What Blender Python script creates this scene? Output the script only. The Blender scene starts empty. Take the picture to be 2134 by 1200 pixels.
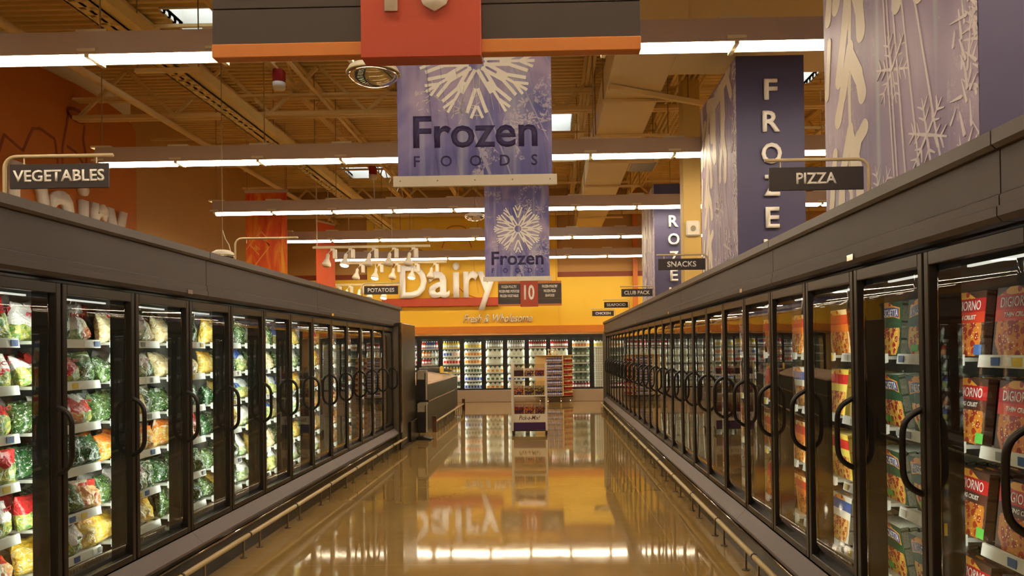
import bpy, bmesh, math, random
from mathutils import Vector, Matrix, noise as mnoise

random.seed(7)
SC = bpy.context.scene
COL = SC.collection
PI = math.pi

# ------------------------------------------------------------------ camera, world, exposure
def make_camera():
    f, yaw, pit, rol, cx, cy, H = 1620.0, 0.0209, 0.0090, -0.0122, 1108.0, 713.7, 1.708
    fwd = Vector((-math.sin(yaw)*math.cos(pit), math.cos(yaw)*math.cos(pit), math.sin(pit)))
    right = Vector((math.cos(yaw), math.sin(yaw), 0))
    up = right.cross(fwd)
    r2 = right*math.cos(rol) + up*math.sin(rol)
    u2 = -right*math.sin(rol) + up*math.cos(rol)
    cd = bpy.data.cameras.new('camera')
    co = bpy.data.objects.new('camera', cd)
    COL.objects.link(co)
    m = Matrix((r2, u2, -fwd)).transposed().to_4x4()
    m.translation = (0, 0, H)
    co.matrix_world = m
    cd.sensor_fit = 'HORIZONTAL'
    cd.sensor_width = 36
    cd.lens = 36*f/2134
    cd.shift_x = (1067-cx)/2134
    cd.shift_y = (cy-600)/2134
    cd.clip_start = 0.05
    SC.camera = co
make_camera()

w = bpy.data.worlds.new('world'); SC.world = w; w.use_nodes = True
w.node_tree.nodes['Background'].inputs[0].default_value = (1.0, 0.72, 0.42, 1)
w.node_tree.nodes['Background'].inputs[1].default_value = 0.02
SC.view_settings.view_transform = 'Standard'
SC.view_settings.look = 'None'
SC.view_settings.gamma = 1
SC.view_settings.exposure = 0.9
SC.view_settings.use_curve_mapping = False
SC.cycles.max_bounces = 7
SC.cycles.diffuse_bounces = 3
SC.cycles.glossy_bounces = 4
SC.cycles.transmission_bounces = 2
SC.cycles.use_adaptive_sampling = True
SC.cycles.adaptive_threshold = 0.1
SC.cycles.transparent_max_bounces = 16
SC.cycles.sample_clamp_indirect = 6
SC.cycles.caustics_reflective = False
SC.cycles.caustics_refractive = False
SC.cycles.use_denoising = True

WARM = (1.0, 0.82, 0.57)
COOL = (0.95, 1.0, 0.86)
TUBE_E = 16.0        # ceiling fluorescent tubes
CASE_E = 7.0; CASE_R = 2.6         # strips behind the freezer mullions
DAIRY_E = 7.5
SKY_E = 2.2

# ------------------------------------------------------------------ helpers
def C(r, g, b):
    def s(v):
        v /= 255.0
        return v/12.92 if v <= .04045 else ((v+.055)/1.055)**2.4
    return (s(r), s(g), s(b), 1.0)

class MB:
    def __init__(s): s.v = []; s.f = []; s.m = []
    def add(s, vs, fs, mi=0):
        o = len(s.v); s.v += [tuple(p) for p in vs]
        for q in fs: s.f.append([o+i for i in q]); s.m.append(mi)
        return s
    def box(s, x0, x1, y0, y1, z0, z1, mi=0):
        return s.add([(x0,y0,z0),(x1,y0,z0),(x1,y1,z0),(x0,y1,z0),(x0,y0,z1),(x1,y0,z1),(x1,y1,z1),(x0,y1,z1)],
              [(0,3,2,1),(4,5,6,7),(0,1,5,4),(1,2,6,5),(2,3,7,6),(3,0,4,7)], mi)
    def prism(s, prof, lo, hi, axis='x', mi=0):
        def P(a, b, t):
            return (t,a,b) if axis == 'x' else ((a,t,b) if axis == 'y' else (a,b,t))
        n = len(prof)
        vs = [P(a,b,lo) for a,b in prof]+[P(a,b,hi) for a,b in prof]
        fs = [tuple(range(n-1,-1,-1)), tuple(range(n,2*n))]+[(i,(i+1)%n,n+(i+1)%n,n+i) for i in range(n)]
        return s.add(vs, fs, mi)
    def tube(s, path, r, n=8, mi=0, cap=True):
        pts = [Vector(p) for p in path]; rings = []
        up = None
        for i, p in enumerate(pts):
            d = (pts[min(i+1,len(pts)-1)]-pts[max(i-1,0)]).normalized()
            if up is None:
                up = Vector((0,0,1)) if abs(d.z) < .9 else Vector((1,0,0))
            a = d.cross(up).normalized(); b = a.cross(d).normalized(); up = b
            rr = r[i] if isinstance(r, (list, tuple)) else r
            rings.append([p+a*math.cos(2*PI*k/n)*rr+b*math.sin(2*PI*k/n)*rr for k in range(n)])
        vs = [q for ring in rings for q in ring]; fs = []
        for i in range(len(pts)-1):
            for k in range(n):
                fs.append((i*n+k, i*n+(k+1)%n, (i+1)*n+(k+1)%n, (i+1)*n+k))
        if cap:
            fs.append(tuple(range(n-1,-1,-1))); fs.append(tuple(range((len(pts)-1)*n, len(pts)*n)))
        return s.add(vs, fs, mi)
    def lathe(s, prof, c=(0,0,0), n=16, mi=0):
        vs = []; fs = []
        for r, z in prof:
            for k in range(n):
                vs.append((c[0]+r*math.cos(2*PI*k/n), c[1]+r*math.sin(2*PI*k/n), c[2]+z))
        for i in range(len(prof)-1):
            for k in range(n):
                fs.append((i*n+k, i*n+(k+1)%n, (i+1)*n+(k+1)%n, (i+1)*n+k))
        fs.append(tuple(range(n-1,-1,-1))); fs.append(tuple(range((len(prof)-1)*n, len(prof)*n)))
        return s.add(vs, fs, mi)
    def bar(s, p, q, wd, hg, mi=0):
        p = Vector(p); q = Vector(q); d = (q-p).normalized()
        up = Vector((0,0,1)) if abs(d.z) < .95 else Vector((0,1,0))
        a = d.cross(up).normalized()*wd/2; b = a.cross(d).normalized()*hg/2
        vs = [p-a-b,p+a-b,p+a+b,p-a+b,q-a-b,q+a-b,q+a+b,q-a+b]
        return s.add(vs, [(0,3,2,1),(4,5,6,7),(0,1,5,4),(1,2,6,5),(2,3,7,6),(3,0,4,7)], mi)
    def xf(s, fn): s.v = [tuple(fn(Vector(p))) for p in s.v]; return s
    def mesh(s, name, mats, smooth=False, bevel=0):
        me = bpy.data.meshes.new(name)
        me.from_pydata(s.v, [], s.f)
        for m in (mats if isinstance(mats, (list,tuple)) else [mats]): me.materials.append(m)
        for p, mi in zip(me.polygons, s.m): p.material_index = mi
        bm = bmesh.new(); bm.from_mesh(me)
        if bevel:
            bmesh.ops.bevel(bm, geom=[e for e in bm.edges], offset=bevel, segments=1, affect='EDGES', clamp_overlap=True)
        bmesh.ops.recalc_face_normals(bm, faces=bm.faces)
        bm.to_mesh(me); bm.free()
        if smooth:
            for p in me.polygons: p.use_smooth = True
        me.update()
        return me
    def build(s, name, mats, parent=None, loc=(0,0,0), rot=(0,0,0), smooth=False, bevel=0):
        return put(name, s.mesh(name, mats, smooth, bevel), parent, loc, rot)

def put(name, me, parent=None, loc=(0,0,0), rot=(0,0,0), scale=(1,1,1)):
    o = bpy.data.objects.new(name, me); COL.objects.link(o)
    o.location = loc; o.rotation_euler = rot; o.scale = scale
    if parent: o.parent = parent
    return o
def tag(o, label, cat, group=None, kind=None):
    o['label'] = label; o['category'] = cat
    if group: o['group'] = group
    if kind: o['kind'] = kind
    return o
def thing(name, label, cat, loc=(0,0,0), rotz=0, group=None):
    o = bpy.data.objects.new(name, None); COL.objects.link(o)
    o.location = loc; o.rotation_euler = (0,0,rotz); o.empty_display_size = .1
    return tag(o, label, cat, group)
def struct(o, label, cat): return tag(o, label, cat, None, 'structure')
KIDS = {}
def dup(o, loc=None, rot=None, label=None, group=None, parent=None):
    c = o.copy(); COL.objects.link(c)
    if loc is not None: c.location = loc
    if rot is not None: c.rotation_euler = rot
    if label: c['label'] = label
    if group: c['group'] = group
    if parent: c.parent = parent
    for ch in list(o.children):
        dup(ch, parent=c)
    return c

ORD = ['first','second','third','fourth','fifth','sixth','seventh','eighth','ninth','tenth','eleventh','twelfth','thirteenth',
       'fourteenth','fifteenth','sixteenth','seventeenth','eighteenth','nineteenth','twentieth','twenty-first','twenty-second','twenty-third','twenty-fourth','twenty-fifth']

# ------------------------------------------------------------------ materials
def mat(name, col, rough=.5, metal=0.0, spec=.5, coat=0.0):
    m = bpy.data.materials.new(name); m.use_nodes = True
    b = m.node_tree.nodes['Principled BSDF']
    b.inputs['Base Color'].default_value = col
    b.inputs['Roughness'].default_value = rough
    b.inputs['Metallic'].default_value = metal
    b.inputs['Specular IOR Level'].default_value = spec
    b.inputs['Coat Weight'].default_value = coat
    return m
def emis(name, col, st):
    m = bpy.data.materials.new(name); m.use_nodes = True
    nt = m.node_tree; nt.nodes.clear()
    e = nt.nodes.new('ShaderNodeEmission'); o = nt.nodes.new('ShaderNodeOutputMaterial')
    e.inputs[0].default_value = (*col[:3], 1); e.inputs[1].default_value = st
    nt.links.new(e.outputs[0], o.inputs[0])
    return m
class NG:
    """small node-graph writer"""
    def __init__(s, m): s.nt = m.node_tree; s.b = s.nt.nodes.get('Principled BSDF')
    def n(s, t, **kw):
        x = s.nt.nodes.new('ShaderNode'+t)
        for k, v in kw.items(): setattr(x, k, v)
        return x
    def l(s, a, b): s.nt.links.new(a, b)
    def inp(s, sock, v):
        if hasattr(v, 'is_linked') or hasattr(v, 'links'): s.l(v, sock)
        else: sock.default_value = v
    def math(s, op, a, b=0.0, c=0.0, clamp=False):
        x = s.n('Math', operation=op, use_clamp=clamp)
        s.inp(x.inputs[0], a); s.inp(x.inputs[1], b); s.inp(x.inputs[2], c)
        return x.outputs[0]
    def mix(s, f, a, b):
        x = s.n('Mix', data_type='RGBA')
        s.inp(x.inputs[0], f); s.inp(x.inputs[6], a); s.inp(x.inputs[7], b)
        return x.outputs[2]
    def coord(s, sc=(1,1,1), loc=(0,0,0), rot=(0,0,0), out='Object'):
        t = s.n('TexCoord'); mp = s.n('Mapping')
        mp.inputs['Scale'].default_value = sc; mp.inputs['Location'].default_value = loc; mp.inputs['Rotation'].default_value = rot
        s.l(t.outputs[out], mp.inputs[0]); return mp.outputs[0]
    def noise(s, vec, scale=5, detail=3, rough=.5, dist=0):
        x = s.n('TexNoise'); s.l(vec, x.inputs['Vector'])
        x.inputs['Scale'].default_value = scale; x.inputs['Detail'].default_value = detail
        x.inputs['Roughness'].default_value = rough; x.inputs['Distortion'].default_value = dist
        return x
    def voro(s, vec, scale=5, feature='F1', rnd=1.0):
        x = s.n('TexVoronoi', feature=feature); s.l(vec, x.inputs['Vector'])
        x.inputs['Scale'].default_value = scale; x.inputs['Randomness'].default_value = rnd
        return x
    def ramp(s, f, stops, interp='LINEAR'):
        x = s.n('ValToRGB'); x.color_ramp.interpolation = interp
        el = x.color_ramp.elements
        while len(el) < len(stops): el.new(.5)
        for e, (p, c) in zip(el, stops): e.position = p; e.color = c
        s.inp(x.inputs[0], f); return x.outputs[0]
    def sep(s, vec):
        x = s.n('SeparateXYZ'); s.l(vec, x.inputs[0]); return x.outputs
    def gt(s, a, b): return s.math('GREATER_THAN', a, b)
    def lt(s, a, b): return s.math('LESS_THAN', a, b)
    def band(s, a, lo, hi): return s.math('MULTIPLY', s.gt(a, lo), s.lt(a, hi))
    def base(s, c): s.l(c, s.b.inputs['Base Color'])
    def bump(s, h, st=.2, dist=.01):
        x = s.n('Bump'); x.inputs['Strength'].default_value = st; x.inputs['Distance'].default_value = dist
        s.l(h, x.inputs['Height']); s.l(x.outputs[0], s.b.inputs['Normal'])

def noisy(name, c1, c2, scale=4, rough=.5, sc=(1,1,1), metal=0.0, spec=.5, bump=0):
    m = mat(name, c1, rough, metal, spec); g = NG(m)
    v = g.coord(sc); n = g.noise(v, scale, 4)
    g.base(g.mix(n.outputs[0], c1, c2))
    if bump: g.bump(n.outputs[0], bump)
    return m

M = {}
M['canopy'] = noisy('canopy_grey', C(78,72,75), C(72,66,69), 3, .55)
M['crown'] = noisy('crown_grey', C(92,85,86), C(86,79,80), 3, .45)
M['kick'] = noisy('kick_panel_grey', C(106,97,104), C(98,89,96), 6, .5)
M['black'] = mat('black_frame', C(22,19,18), .35)
M['gasket'] = mat('black_rubber', C(12,11,11), .6)
M['doorframe'] = mat('dark_bronze_frame', C(36,32,30), .34, .2)
M['handle'] = mat('black_handle', C(20,16,16), .35)
M['inside'] = mat('case_liner', C(96,93,86), .5)
M['insidedark'] = mat('case_dark_liner', C(60,56,50), .6)  # darker tone for the top of the case
M['rail'] = mat('price_rail_white', C(225,226,220), .3)
M['shelf'] = mat('shelf_white', C(190,190,182), .4)
M['cream'] = noisy('cream_rail', C(214,196,158), C(200,180,140), 8, .4)
M['post'] = mat('steel_post', C(150,140,120), .3, .9)
M['chrome'] = mat('chrome', C(210,200,185), .12, 1.0)
M['steel'] = noisy('stainless', C(150,140,124), C(120,112,98), 3, .3, (1,1,.1), .85)
M['sidepanel'] = noisy('side_panel_bronze', C(64,60,50), C(56,52,44), 2, .3, (1,1,.3), .4)
M['white'] = mat('white_paint', C(235,228,212), .45)
M['letter'] = mat('letter_white', C(252,250,246), .5)
M['sign'] = mat('sign_charcoal', C(52,44,46), .5)
M['housing'] = mat('fixture_housing', C(196,172,152), .5)
M['bracket'] = mat('fixture_bracket', C(225,210,170), .4)
M['cable'] = mat('wire', C(150,125,85), .5)
M['steelpaint'] = noisy('ceiling_steel_paint', C(238,208,142), C(226,192,126), 2, .6)
M['duct'] = noisy('duct_paint', C(240,216,158), C(232,206,146), 1.2, .6)
M['column'] = noisy('column_paint', C(212,180,104), C(204,170,94), 1.2, .6)
M['traycol'] = noisy('tray_paint', C(240,210,126), C(228,196,112), 2, .6)
M['signred'] = noisy('sign_red', C(186,70,38), C(176,62,32), 3, .5)
M['signdark'] = noisy('sign_dark_brown', C(60,50,44), C(54,44,38), 3, .45)
M['signorange'] = noisy('sign_orange', C(206,126,50), C(196,116,44), 3, .5)
M['navy'] = noisy('navy_print', C(78,74,112), C(70,66,104), 2, .5)
M['navytext'] = mat('navy_text', C(62,54,104), .55)
M['tube'] = emis('fluorescent_tube', WARM, TUBE_E)
M['caseled_r'] = emis('case_light_warm', (1.0,.97,.82), CASE_R)
M['caseled'] = emis('case_light', COOL, CASE_E)
M['casetop'] = emis('case_top_light', (1.0,.97,.86), .5)
M['dairyled'] = emis('dairy_light', (0.98,1.0,.84), DAIRY_E)
M['sky'] = emis('skylight_glow', (.70,.85,1.0), SKY_E)
M['bulb'] = emis('spot_bulb', (1.0,.86,.6), 14.0)
M['bulboff'] = mat('spot_lens', C(210,190,160), .2)
M['redstripe'] = noisy('stripe_red_brown', C(142,62,26), C(132,54,22), 2, .55)
M['yellow'] = noisy('amber_wall_paint', C(246,204,60), C(240,196,52), 1.5, .55)
M['yellow2'] = noisy('amber_feature_paint', C(244,198,50), C(238,188,42), 1.0, .55)
M['tan'] = noisy('tan_wall_paint', C(196,150,84), C(188,142,78), 1.2, .6)
M['tanlight'] = noisy('cream_wall_paint', C(250,240,220), C(246,234,210), 1.2, .6)
M['yellow2_unlit'] = noisy('amber_feature_paint_unlit', C(196,112,24), C(184,100,20), .8, .6)  # the amber panel's paint with its unlit tone put into the colour
M['artline'] = mat('bottle_art_line', C(140,62,14), .6)
M['orangelow'] = noisy('orange_soffit', C(212,128,26), C(204,118,22), 2, .5)
M['lip'] = mat('dairy_case_lip', C(196,150,96), .25, .6)
M['dairybase'] = noisy('dairy_kick_steel', C(186,166,146), C(174,154,134), 2, .3, (1,1,1), .3)
M['dairydark'] = mat('dairy_liner', C(92,90,80), .6)
M['wood'] = noisy('light_wood', C(234,204,146), C(224,190,128), 4, .5, (1,1,8))
M['purple'] = mat('purple_print', C(62,26,84), .5)
M['coffin'] = noisy('chest_side_green_grey', C(52,58,48), C(46,52,43), 1.5, .4, (1,.2,1), .1)
M['lid'] = mat('frosted_lid', C(222,196,176), .2)
M['magblack'] = mat('rack_black', C(26,23,22), .5)
M['paper'] = noisy('newsprint', C(206,196,172), C(110,100,84), 40, .7)
M['redalarm'] = mat('alarm_red', C(150,26,22), .4)
M['grille'] = mat('return_grille', C(150,140,118), .45)
M['tagblue'] = mat('tag_blue', C(60,96,160), .5)
M['taggrey'] = mat('tag_grey', C(140,140,136), .5)
M['tagyellow'] = mat('tag_yellow', C(226,196,70), .5)
M['tagwhite'] = mat('tag_white', C(240,240,236), .5)
M['greenlabel'] = mat('label_green', C(90,180,70), .5)
M['redtext'] = mat('red_text', C(190,30,40), .5)
M['mirror'] = mat('dome_mirror', C(210,200,185), .04, 1.0)

def glass_mat(name, f0=.05, tint=(.93,.95,.93), power=5.0):
    """clear pane: Schlick mix of a straight-through and a mirror lobe, the same from both sides"""
    m = bpy.data.materials.new(name); m.use_nodes = True
    nt = m.node_tree; nt.nodes.clear()
    o = nt.nodes.new('ShaderNodeOutputMaterial'); mx = nt.nodes.new('ShaderNodeMixShader')
    t = nt.nodes.new('ShaderNodeBsdfTransparent'); gl = nt.nodes.new('ShaderNodeBsdfGlossy')
    t.inputs[0].default_value = (*tint, 1); gl.inputs[0].default_value = (1,1,1,1); gl.inputs['Roughness'].default_value = 0.0
    ge = nt.nodes.new('ShaderNodeNewGeometry')
    d = nt.nodes.new('ShaderNodeVectorMath'); d.operation = 'DOT_PRODUCT'
    nt.links.new(ge.outputs['Incoming'], d.inputs[0]); nt.links.new(ge.outputs['Normal'], d.inputs[1])
    g = NG(m)
    c = g.math('SUBTRACT', 1.0, g.math('ABSOLUTE', d.outputs['Value']), clamp=True)
    f = g.math('MULTIPLY_ADD', g.math('POWER', c, power), 1-f0, f0)
    f = g.math('MULTIPLY', f, g.math('SUBTRACT', 1.0, ge.outputs['Backfacing']))
    nt.links.new(f, mx.inputs[0]); nt.links.new(t.outputs[0], mx.inputs[1]); nt.links.new(gl.outputs[0], mx.inputs[2])
    nt.links.new(mx.outputs[0], o.inputs[0])
    return m
M['glass'] = glass_mat('door_glass', .05)
M['glassdairy'] = glass_mat('dairy_glass', .03)
M['acrylic'] = glass_mat('acrylic_bin', .04, (.96,.94,.90))

def floor_mat():
    m = mat('polished_concrete', C(120,92,48), .1); g = NG(m)
    v = g.coord(); n1 = g.noise(v, .5, 5, .6); n2 = g.noise(v, 9, 6, .7)
    c = g.ramp(n1.outputs[0], [(.3, C(154,124,70)), (.7, C(182,152,94))])
    c = g.mix(g.math('MULTIPLY', n2.outputs[0], .35), c, C(138,112,68))
    x, y, z = g.sep(v)
    def joint(a, off, per):
        t = g.math('FRACT', g.math('DIVIDE', g.math('ADD', a, off), per))
        return g.lt(t, .008/per)
    j = g.math('MAXIMUM', joint(x, 101.45, 4.1), joint(y, 100.4, 4.1))
    c = g.mix(g.math('MULTIPLY', j, .7), c, C(190,160,100))
    g.base(c)
    r = g.ramp(n2.outputs[0], [(.3, (.03,.03,.03,1)), (.8, (.075,.075,.075,1))]); g.l(r, g.b.inputs['Roughness'])
    g.b.inputs['Specular IOR Level'].default_value = .85
    n3 = g.noise(g.coord((1,.35,1)), 1.3, 2, .5)
    g.bump(n3.outputs[0], .12, .012)
    return m
M['floor'] = floor_mat()

def deck_mat():
    m = mat('corrugated_deck', C(200,150,70), .6); g = NG(m)
    v = g.coord(); n = g.noise(v, .6, 3)
    g.base(g.mix(n.outputs[0], C(238,208,142), C(228,194,126)))
    return m
M['deck'] = deck_mat()

def banner_mat(name, seed):
    m = mat(name, C(120,112,160), .6); g = NG(m)
    v = g.coord(loc=(seed*3.1, 0, seed*1.7))
    n1 = g.noise(g.coord((1.2,1.2,.8), (seed,0,seed)), 1.6, 3, .5, .6)
    c = g.ramp(n1.outputs[0], [(.3, C(84,86,162)), (.5, C(122,118,186)), (.68, C(186,170,208))])
    st = g.noise(g.coord((7,1,.5), (seed*2,0,0), (0,.32,0)), 1.3, 2)
    c = g.mix(g.ramp(st.outputs[0], [(.5,(0,0,0,1)),(.72,(.55,.55,.55,1))]), c, C(196,200,222))
    vo = g.voro(g.coord((1,1,1),(seed*5,0,seed)), 2.1, 'DISTANCE_TO_EDGE')
    nn = g.noise(v, 26, 4, .8)
    fl = g.math('MULTIPLY', g.lt(vo.outputs[0], .10), g.gt(nn.outputs[0], .52))
    lump = g.noise(g.coord((1,1,1), (seed,0,4)), 1.5, 2)
    fl = g.math('MULTIPLY', fl, g.gt(lump.outputs[0], .55))
    c = g.mix(g.math('MULTIPLY', fl, .6), c, C(222,214,228))
    g.base(c); return m
M['banner1'] = banner_mat('banner_print', 1.0)

def snowface_mat():
    m = mat('snow_crystal_print', C(140,128,164), .55); g = NG(m)
    n0 = g.noise(g.coord((1,1,.6)), 1.0, 3)
    c = g.ramp(n0.outputs[0], [(.32, C(104,100,158)), (.5, C(144,126,166)), (.66, C(176,160,192))])
    st = g.noise(g.coord((1,9,.25), (0,.4,0)), 1.2, 2)
    c = g.mix(g.ramp(st.outputs[0], [(.55,(0,0,0,1)),(.75,(.5,.5,.5,1))]), c, C(190,204,214))
    fine = g.noise(g.coord((1,3,1.5)), 9, 5, .8)
    lump = g.noise(g.coord((1,1.6,.9),(0,3,1)), 1.1, 2)
    fl = g.math('MULTIPLY', g.gt(fine.outputs[0], .56), g.gt(lump.outputs[0], .56))
    c = g.mix(g.math('MULTIPLY', fl, .25), c, C(222,214,220))
    g.base(c); return m
M['snowface'] = snowface_mat()
M['crystal'] = noisy('crystal_white_print', C(232,222,204), C(214,206,200), 2, .55)
M['streak'] = mat('pale_streak_print', C(168,168,206), .6)
M['frost'] = mat('frost_print', C(214,206,214), .55)

def orange_banner_mat():
    m = mat('orange_banner_print', C(220,90,20), .6); g = NG(m)
    n = g.noise(g.coord((3,1,.7)), 1.4, 4, .6, 1.0)
    g.base(g.ramp(n.outputs[0], [(.3, C(196,52,14)), (.5, C(222,92,22)), (.68, C(232,160,40))])); return m
M['orangebanner'] = orange_banner_mat()

# food bags: local z is up, y is the thickness
def bag_mat(name, top, swoosh, veg1, veg2, clear=C(210,214,205), frac=.5):
    m = mat(name, top, .22, coat=.5); g = NG(m)
    v = g.coord(); x, y, z = g.sep(v)
    oi = g.n('ObjectInfo')
    off = g.n('VectorMath', operation='ADD'); g.l(v, off.inputs[0])
    sc = g.n('VectorMath', operation='SCALE'); sc.inputs[0].default_value = (7,3,5); g.l(oi.outputs['Random'], sc.inputs[3])
    g.l(sc.outputs[0], off.inputs[1]); vv = off.outputs[0]
    vo = g.voro(vv, 38); nz = g.noise(vv, 60, 3, .7)
    veg = g.mix(g.sep(vo.outputs['Color'])[0], veg1, veg2)
    veg = g.mix(g.gt(nz.outputs[0], .60), veg, clear)  # pale specks are highlights on the plastic, painted into the colour
    lo = g.noise(vv, 7, 2)
    wave = g.math('ADD', z, g.math('MULTIPLY', g.math('SUBTRACT', lo.outputs[0], .5), .16))
    up = g.gt(wave, g.math('ADD', frac*.26, g.math('MULTIPLY', oi.outputs['Random'], .05)))
    sw = g.noise(vv, 5.5, 1)
    tp = g.mix(g.gt(sw.outputs[0], .52), top, swoosh)
    c = g.mix(up, veg, tp)
    g.base(c)
    w2 = g.noise(vv, 22, 3, .6, .8); g.bump(w2.outputs[0], .9, .025)
    return m
BAGS = {
 'red and white': bag_mat('bag_red_white', C(232,226,226), C(196,30,34), C(86,132,58), C(198,186,96), frac=.34),
 'white': bag_mat('bag_white', C(238,234,232), C(226,220,224), C(96,140,70), C(206,206,170), frac=.30),
 'clear green': bag_mat('bag_clear_green', C(66,100,52), C(200,206,194), C(34,68,30), C(92,122,62), frac=.74),
 'dark green': bag_mat('bag_dark_green', C(40,84,44), C(66,112,62), C(22,62,28), C(48,98,46), frac=.7),
 'yellow': bag_mat('bag_yellow', C(222,182,60), C(206,150,40), C(214,170,50), C(232,204,110), frac=.6),
 'tan': bag_mat('bag_tan', C(206,186,150), C(228,220,200), C(180,150,104), C(214,200,160), frac=.7),
 'orange': bag_mat('bag_orange', C(222,120,40), C(232,216,190), C(220,130,46), C(196,180,90), frac=.55),
 'blue and white': bag_mat('bag_blue', C(60,92,170), C(224,228,232), C(110,150,90), C(220,200,110), frac=.45),
 'red': bag_mat('bag_red', C(204,44,36), C(232,214,190), C(200,80,50), C(226,190,120), frac=.4),
}
def pizza_mat(name, bg, band, pep, cheese, crust, bg2):
    pep = tuple(c*.75 for c in pep[:3])+(1,); cheese = (cheese[0]*.8, cheese[1]*.62, cheese[2]*.5, 1); crust = (crust[0]*.8, crust[1]*.7, crust[2]*.55, 1)
    """carton front: local x across, z up (0..0.3)"""
    m = mat(name, bg, .45, spec=.3); g = NG(m)
    v = g.coord(); x, y, z = g.sep(v)
    dx = x; dz = g.math('SUBTRACT', z, .095)
    r = g.math('SQRT', g.math('ADD', g.math('MULTIPLY', dx, dx), g.math('MULTIPLY', dz, dz)))
    nz = g.noise(v, 30, 4, .7)
    r = g.math('ADD', r, g.math('MULTIPLY', g.math('SUBTRACT', nz.outputs[0], .5), .03))
    v1 = g.voro(v, 27); v2 = g.voro(v, 60)
    top = g.mix(g.lt(v1.outputs[0], .47), cheese, pep)
    top = g.mix(g.lt(v2.outputs[0], .22), top, C(246,226,160))
    c = g.mix(g.gt(z, .15), bg2, bg)
    c = g.mix(g.lt(r, .137), c, crust)
    c = g.mix(g.lt(r, .118), c, top)
    c = g.mix(g.gt(z, .145), c, bg)
    c = g.mix(g.gt(z, .192), c, band)
    sl = g.math('MULTIPLY', g.gt(z, .252), g.lt(g.math('ADD', g.math('ABSOLUTE', g.math('SUBTRACT', x, .03)), g.math('MULTIPLY', g.math('SUBTRACT', z, .252), 2.2)), .10))
    c = g.mix(g.gt(z, .252), c, bg2)
    c = g.mix(sl, c, g.mix(g.lt(v1.outputs[0], .4), C(226,160,60), C(170,50,24)))
    g.base(c); return m
PZ = {
 'red': pizza_mat('carton_red', C(206,58,24), C(176,22,26), C(176,44,22), C(226,150,58), C(214,140,60), C(70,40,28)),
 'brown and red': pizza_mat('carton_brown', C(84,44,34), C(184,28,30), C(180,60,28), C(220,160,64), C(206,132,50), C(78,52,38)),
 'dark green': pizza_mat('carton_green', C(34,74,46), C(30,66,44), C(176,40,26), C(232,200,90), C(222,170,90), C(30,60,40)),
 'orange': pizza_mat('carton_orange', C(226,120,36), C(206,60,30), C(190,70,30), C(238,190,90), C(216,150,70), C(236,200,150)),
 'yellow': pizza_mat('carton_yellow', C(230,208,96), C(208,40,34), C(186,70,36), C(238,206,110), C(220,170,80), C(226,196,80)),
 'white': pizza_mat('carton_white', C(226,220,206), C(60,90,160), C(190,80,40), C(238,210,130), C(214,170,96), C(214,206,190)),
}
M['cartonside'] = mat('carton_spine', C(150,128,110), .35)
def spine_mat(name, c1, c2):
    m = mat(name, c1, .35); g = NG(m); v = g.coord(); x, y, z = g.sep(v)
    t = g.math('FRACT', g.math('MULTIPLY', z, 11.0))
    nz = g.noise(v, 160, 2)
    c = g.mix(g.math('MULTIPLY', g.gt(t, .88), .8), c1, c2)
    c = g.mix(g.math('MULTIPLY', g.gt(nz.outputs[0], .58), .5), c, c2)
    g.base(c); return m
SP = {
 'red': spine_mat('spine_grey_red', C(150,116,104), C(90,40,36)),
 'brown and red': spine_mat('spine_brown', C(116,84,70), C(80,40,34)),
 'dark green': spine_mat('spine_white_green', C(206,212,204), C(60,96,76)),
 'orange': spine_mat('spine_orange', C(214,128,60), C(226,206,180)),
 'yellow': spine_mat('spine_yellow', C(230,214,140), C(200,150,60)),
 'white': spine_mat('spine_white', C(220,216,206), C(120,110,110)),
}

# ------------------------------------------------------------------ lettering
TXT = {}
def text_mesh(body, w=None, h=None, extrude=.004, bold=0.0, shear=0.0, spacing=1.0, name='lettering'):
    """letters lie in local x/z facing -y, origin at the centre"""
    key = (body, w, h, extrude, bold, shear, spacing)
    if key in TXT: return TXT[key]
    cu = bpy.data.curves.new('t', 'FONT'); cu.body = body; cu.size = 1.0
    cu.offset = bold; cu.shear = shear; cu.space_character = spacing; cu.resolution_u = 3
    cu.align_x = 'CENTER'
    ob = bpy.data.objects.new('t', cu)
    me = bpy.data.meshes.new_from_object(ob)
    bpy.data.objects.remove(ob); bpy.data.curves.remove(cu)
    xs = [v.co.x for v in me.vertices]; ys = [v.co.y for v in me.vertices]
    x0, x1, y0, y1 = min(xs), max(xs), min(ys), max(ys)
    sx = (w/(x1-x0)) if w else None; sy = (h/(y1-y0)) if h else None
    if sx is None: sx = sy
    if sy is None: sy = sx
    bm = bmesh.new(); bm.from_mesh(me)
    for v in bm.verts:
        v.co = Vector(((v.co.x-(x0+x1)/2)*sx, 0, (v.co.y-(y0+y1)/2)*sy))
    if extrude:
        r = bmesh.ops.extrude_face_region(bm, geom=list(bm.faces))
        for e in r['geom']:
            if isinstance(e, bmesh.types.BMVert): e.co.y -= extrude
    bmesh.ops.recalc_face_normals(bm, faces=bm.faces)
    bm.to_mesh(me); bm.free(); me.name = name
    TXT[key] = me
    return me
def letters(name, body, m, parent, loc, rotz=0.0, **kw):
    me = text_mesh(body, **kw)
    if not me.materials: me.materials.append(m)
    elif me.materials[0] != m:
        me = me.copy(); me.materials[0] = m
    return put(name, me, parent, loc, (0,0,rotz))

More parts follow.
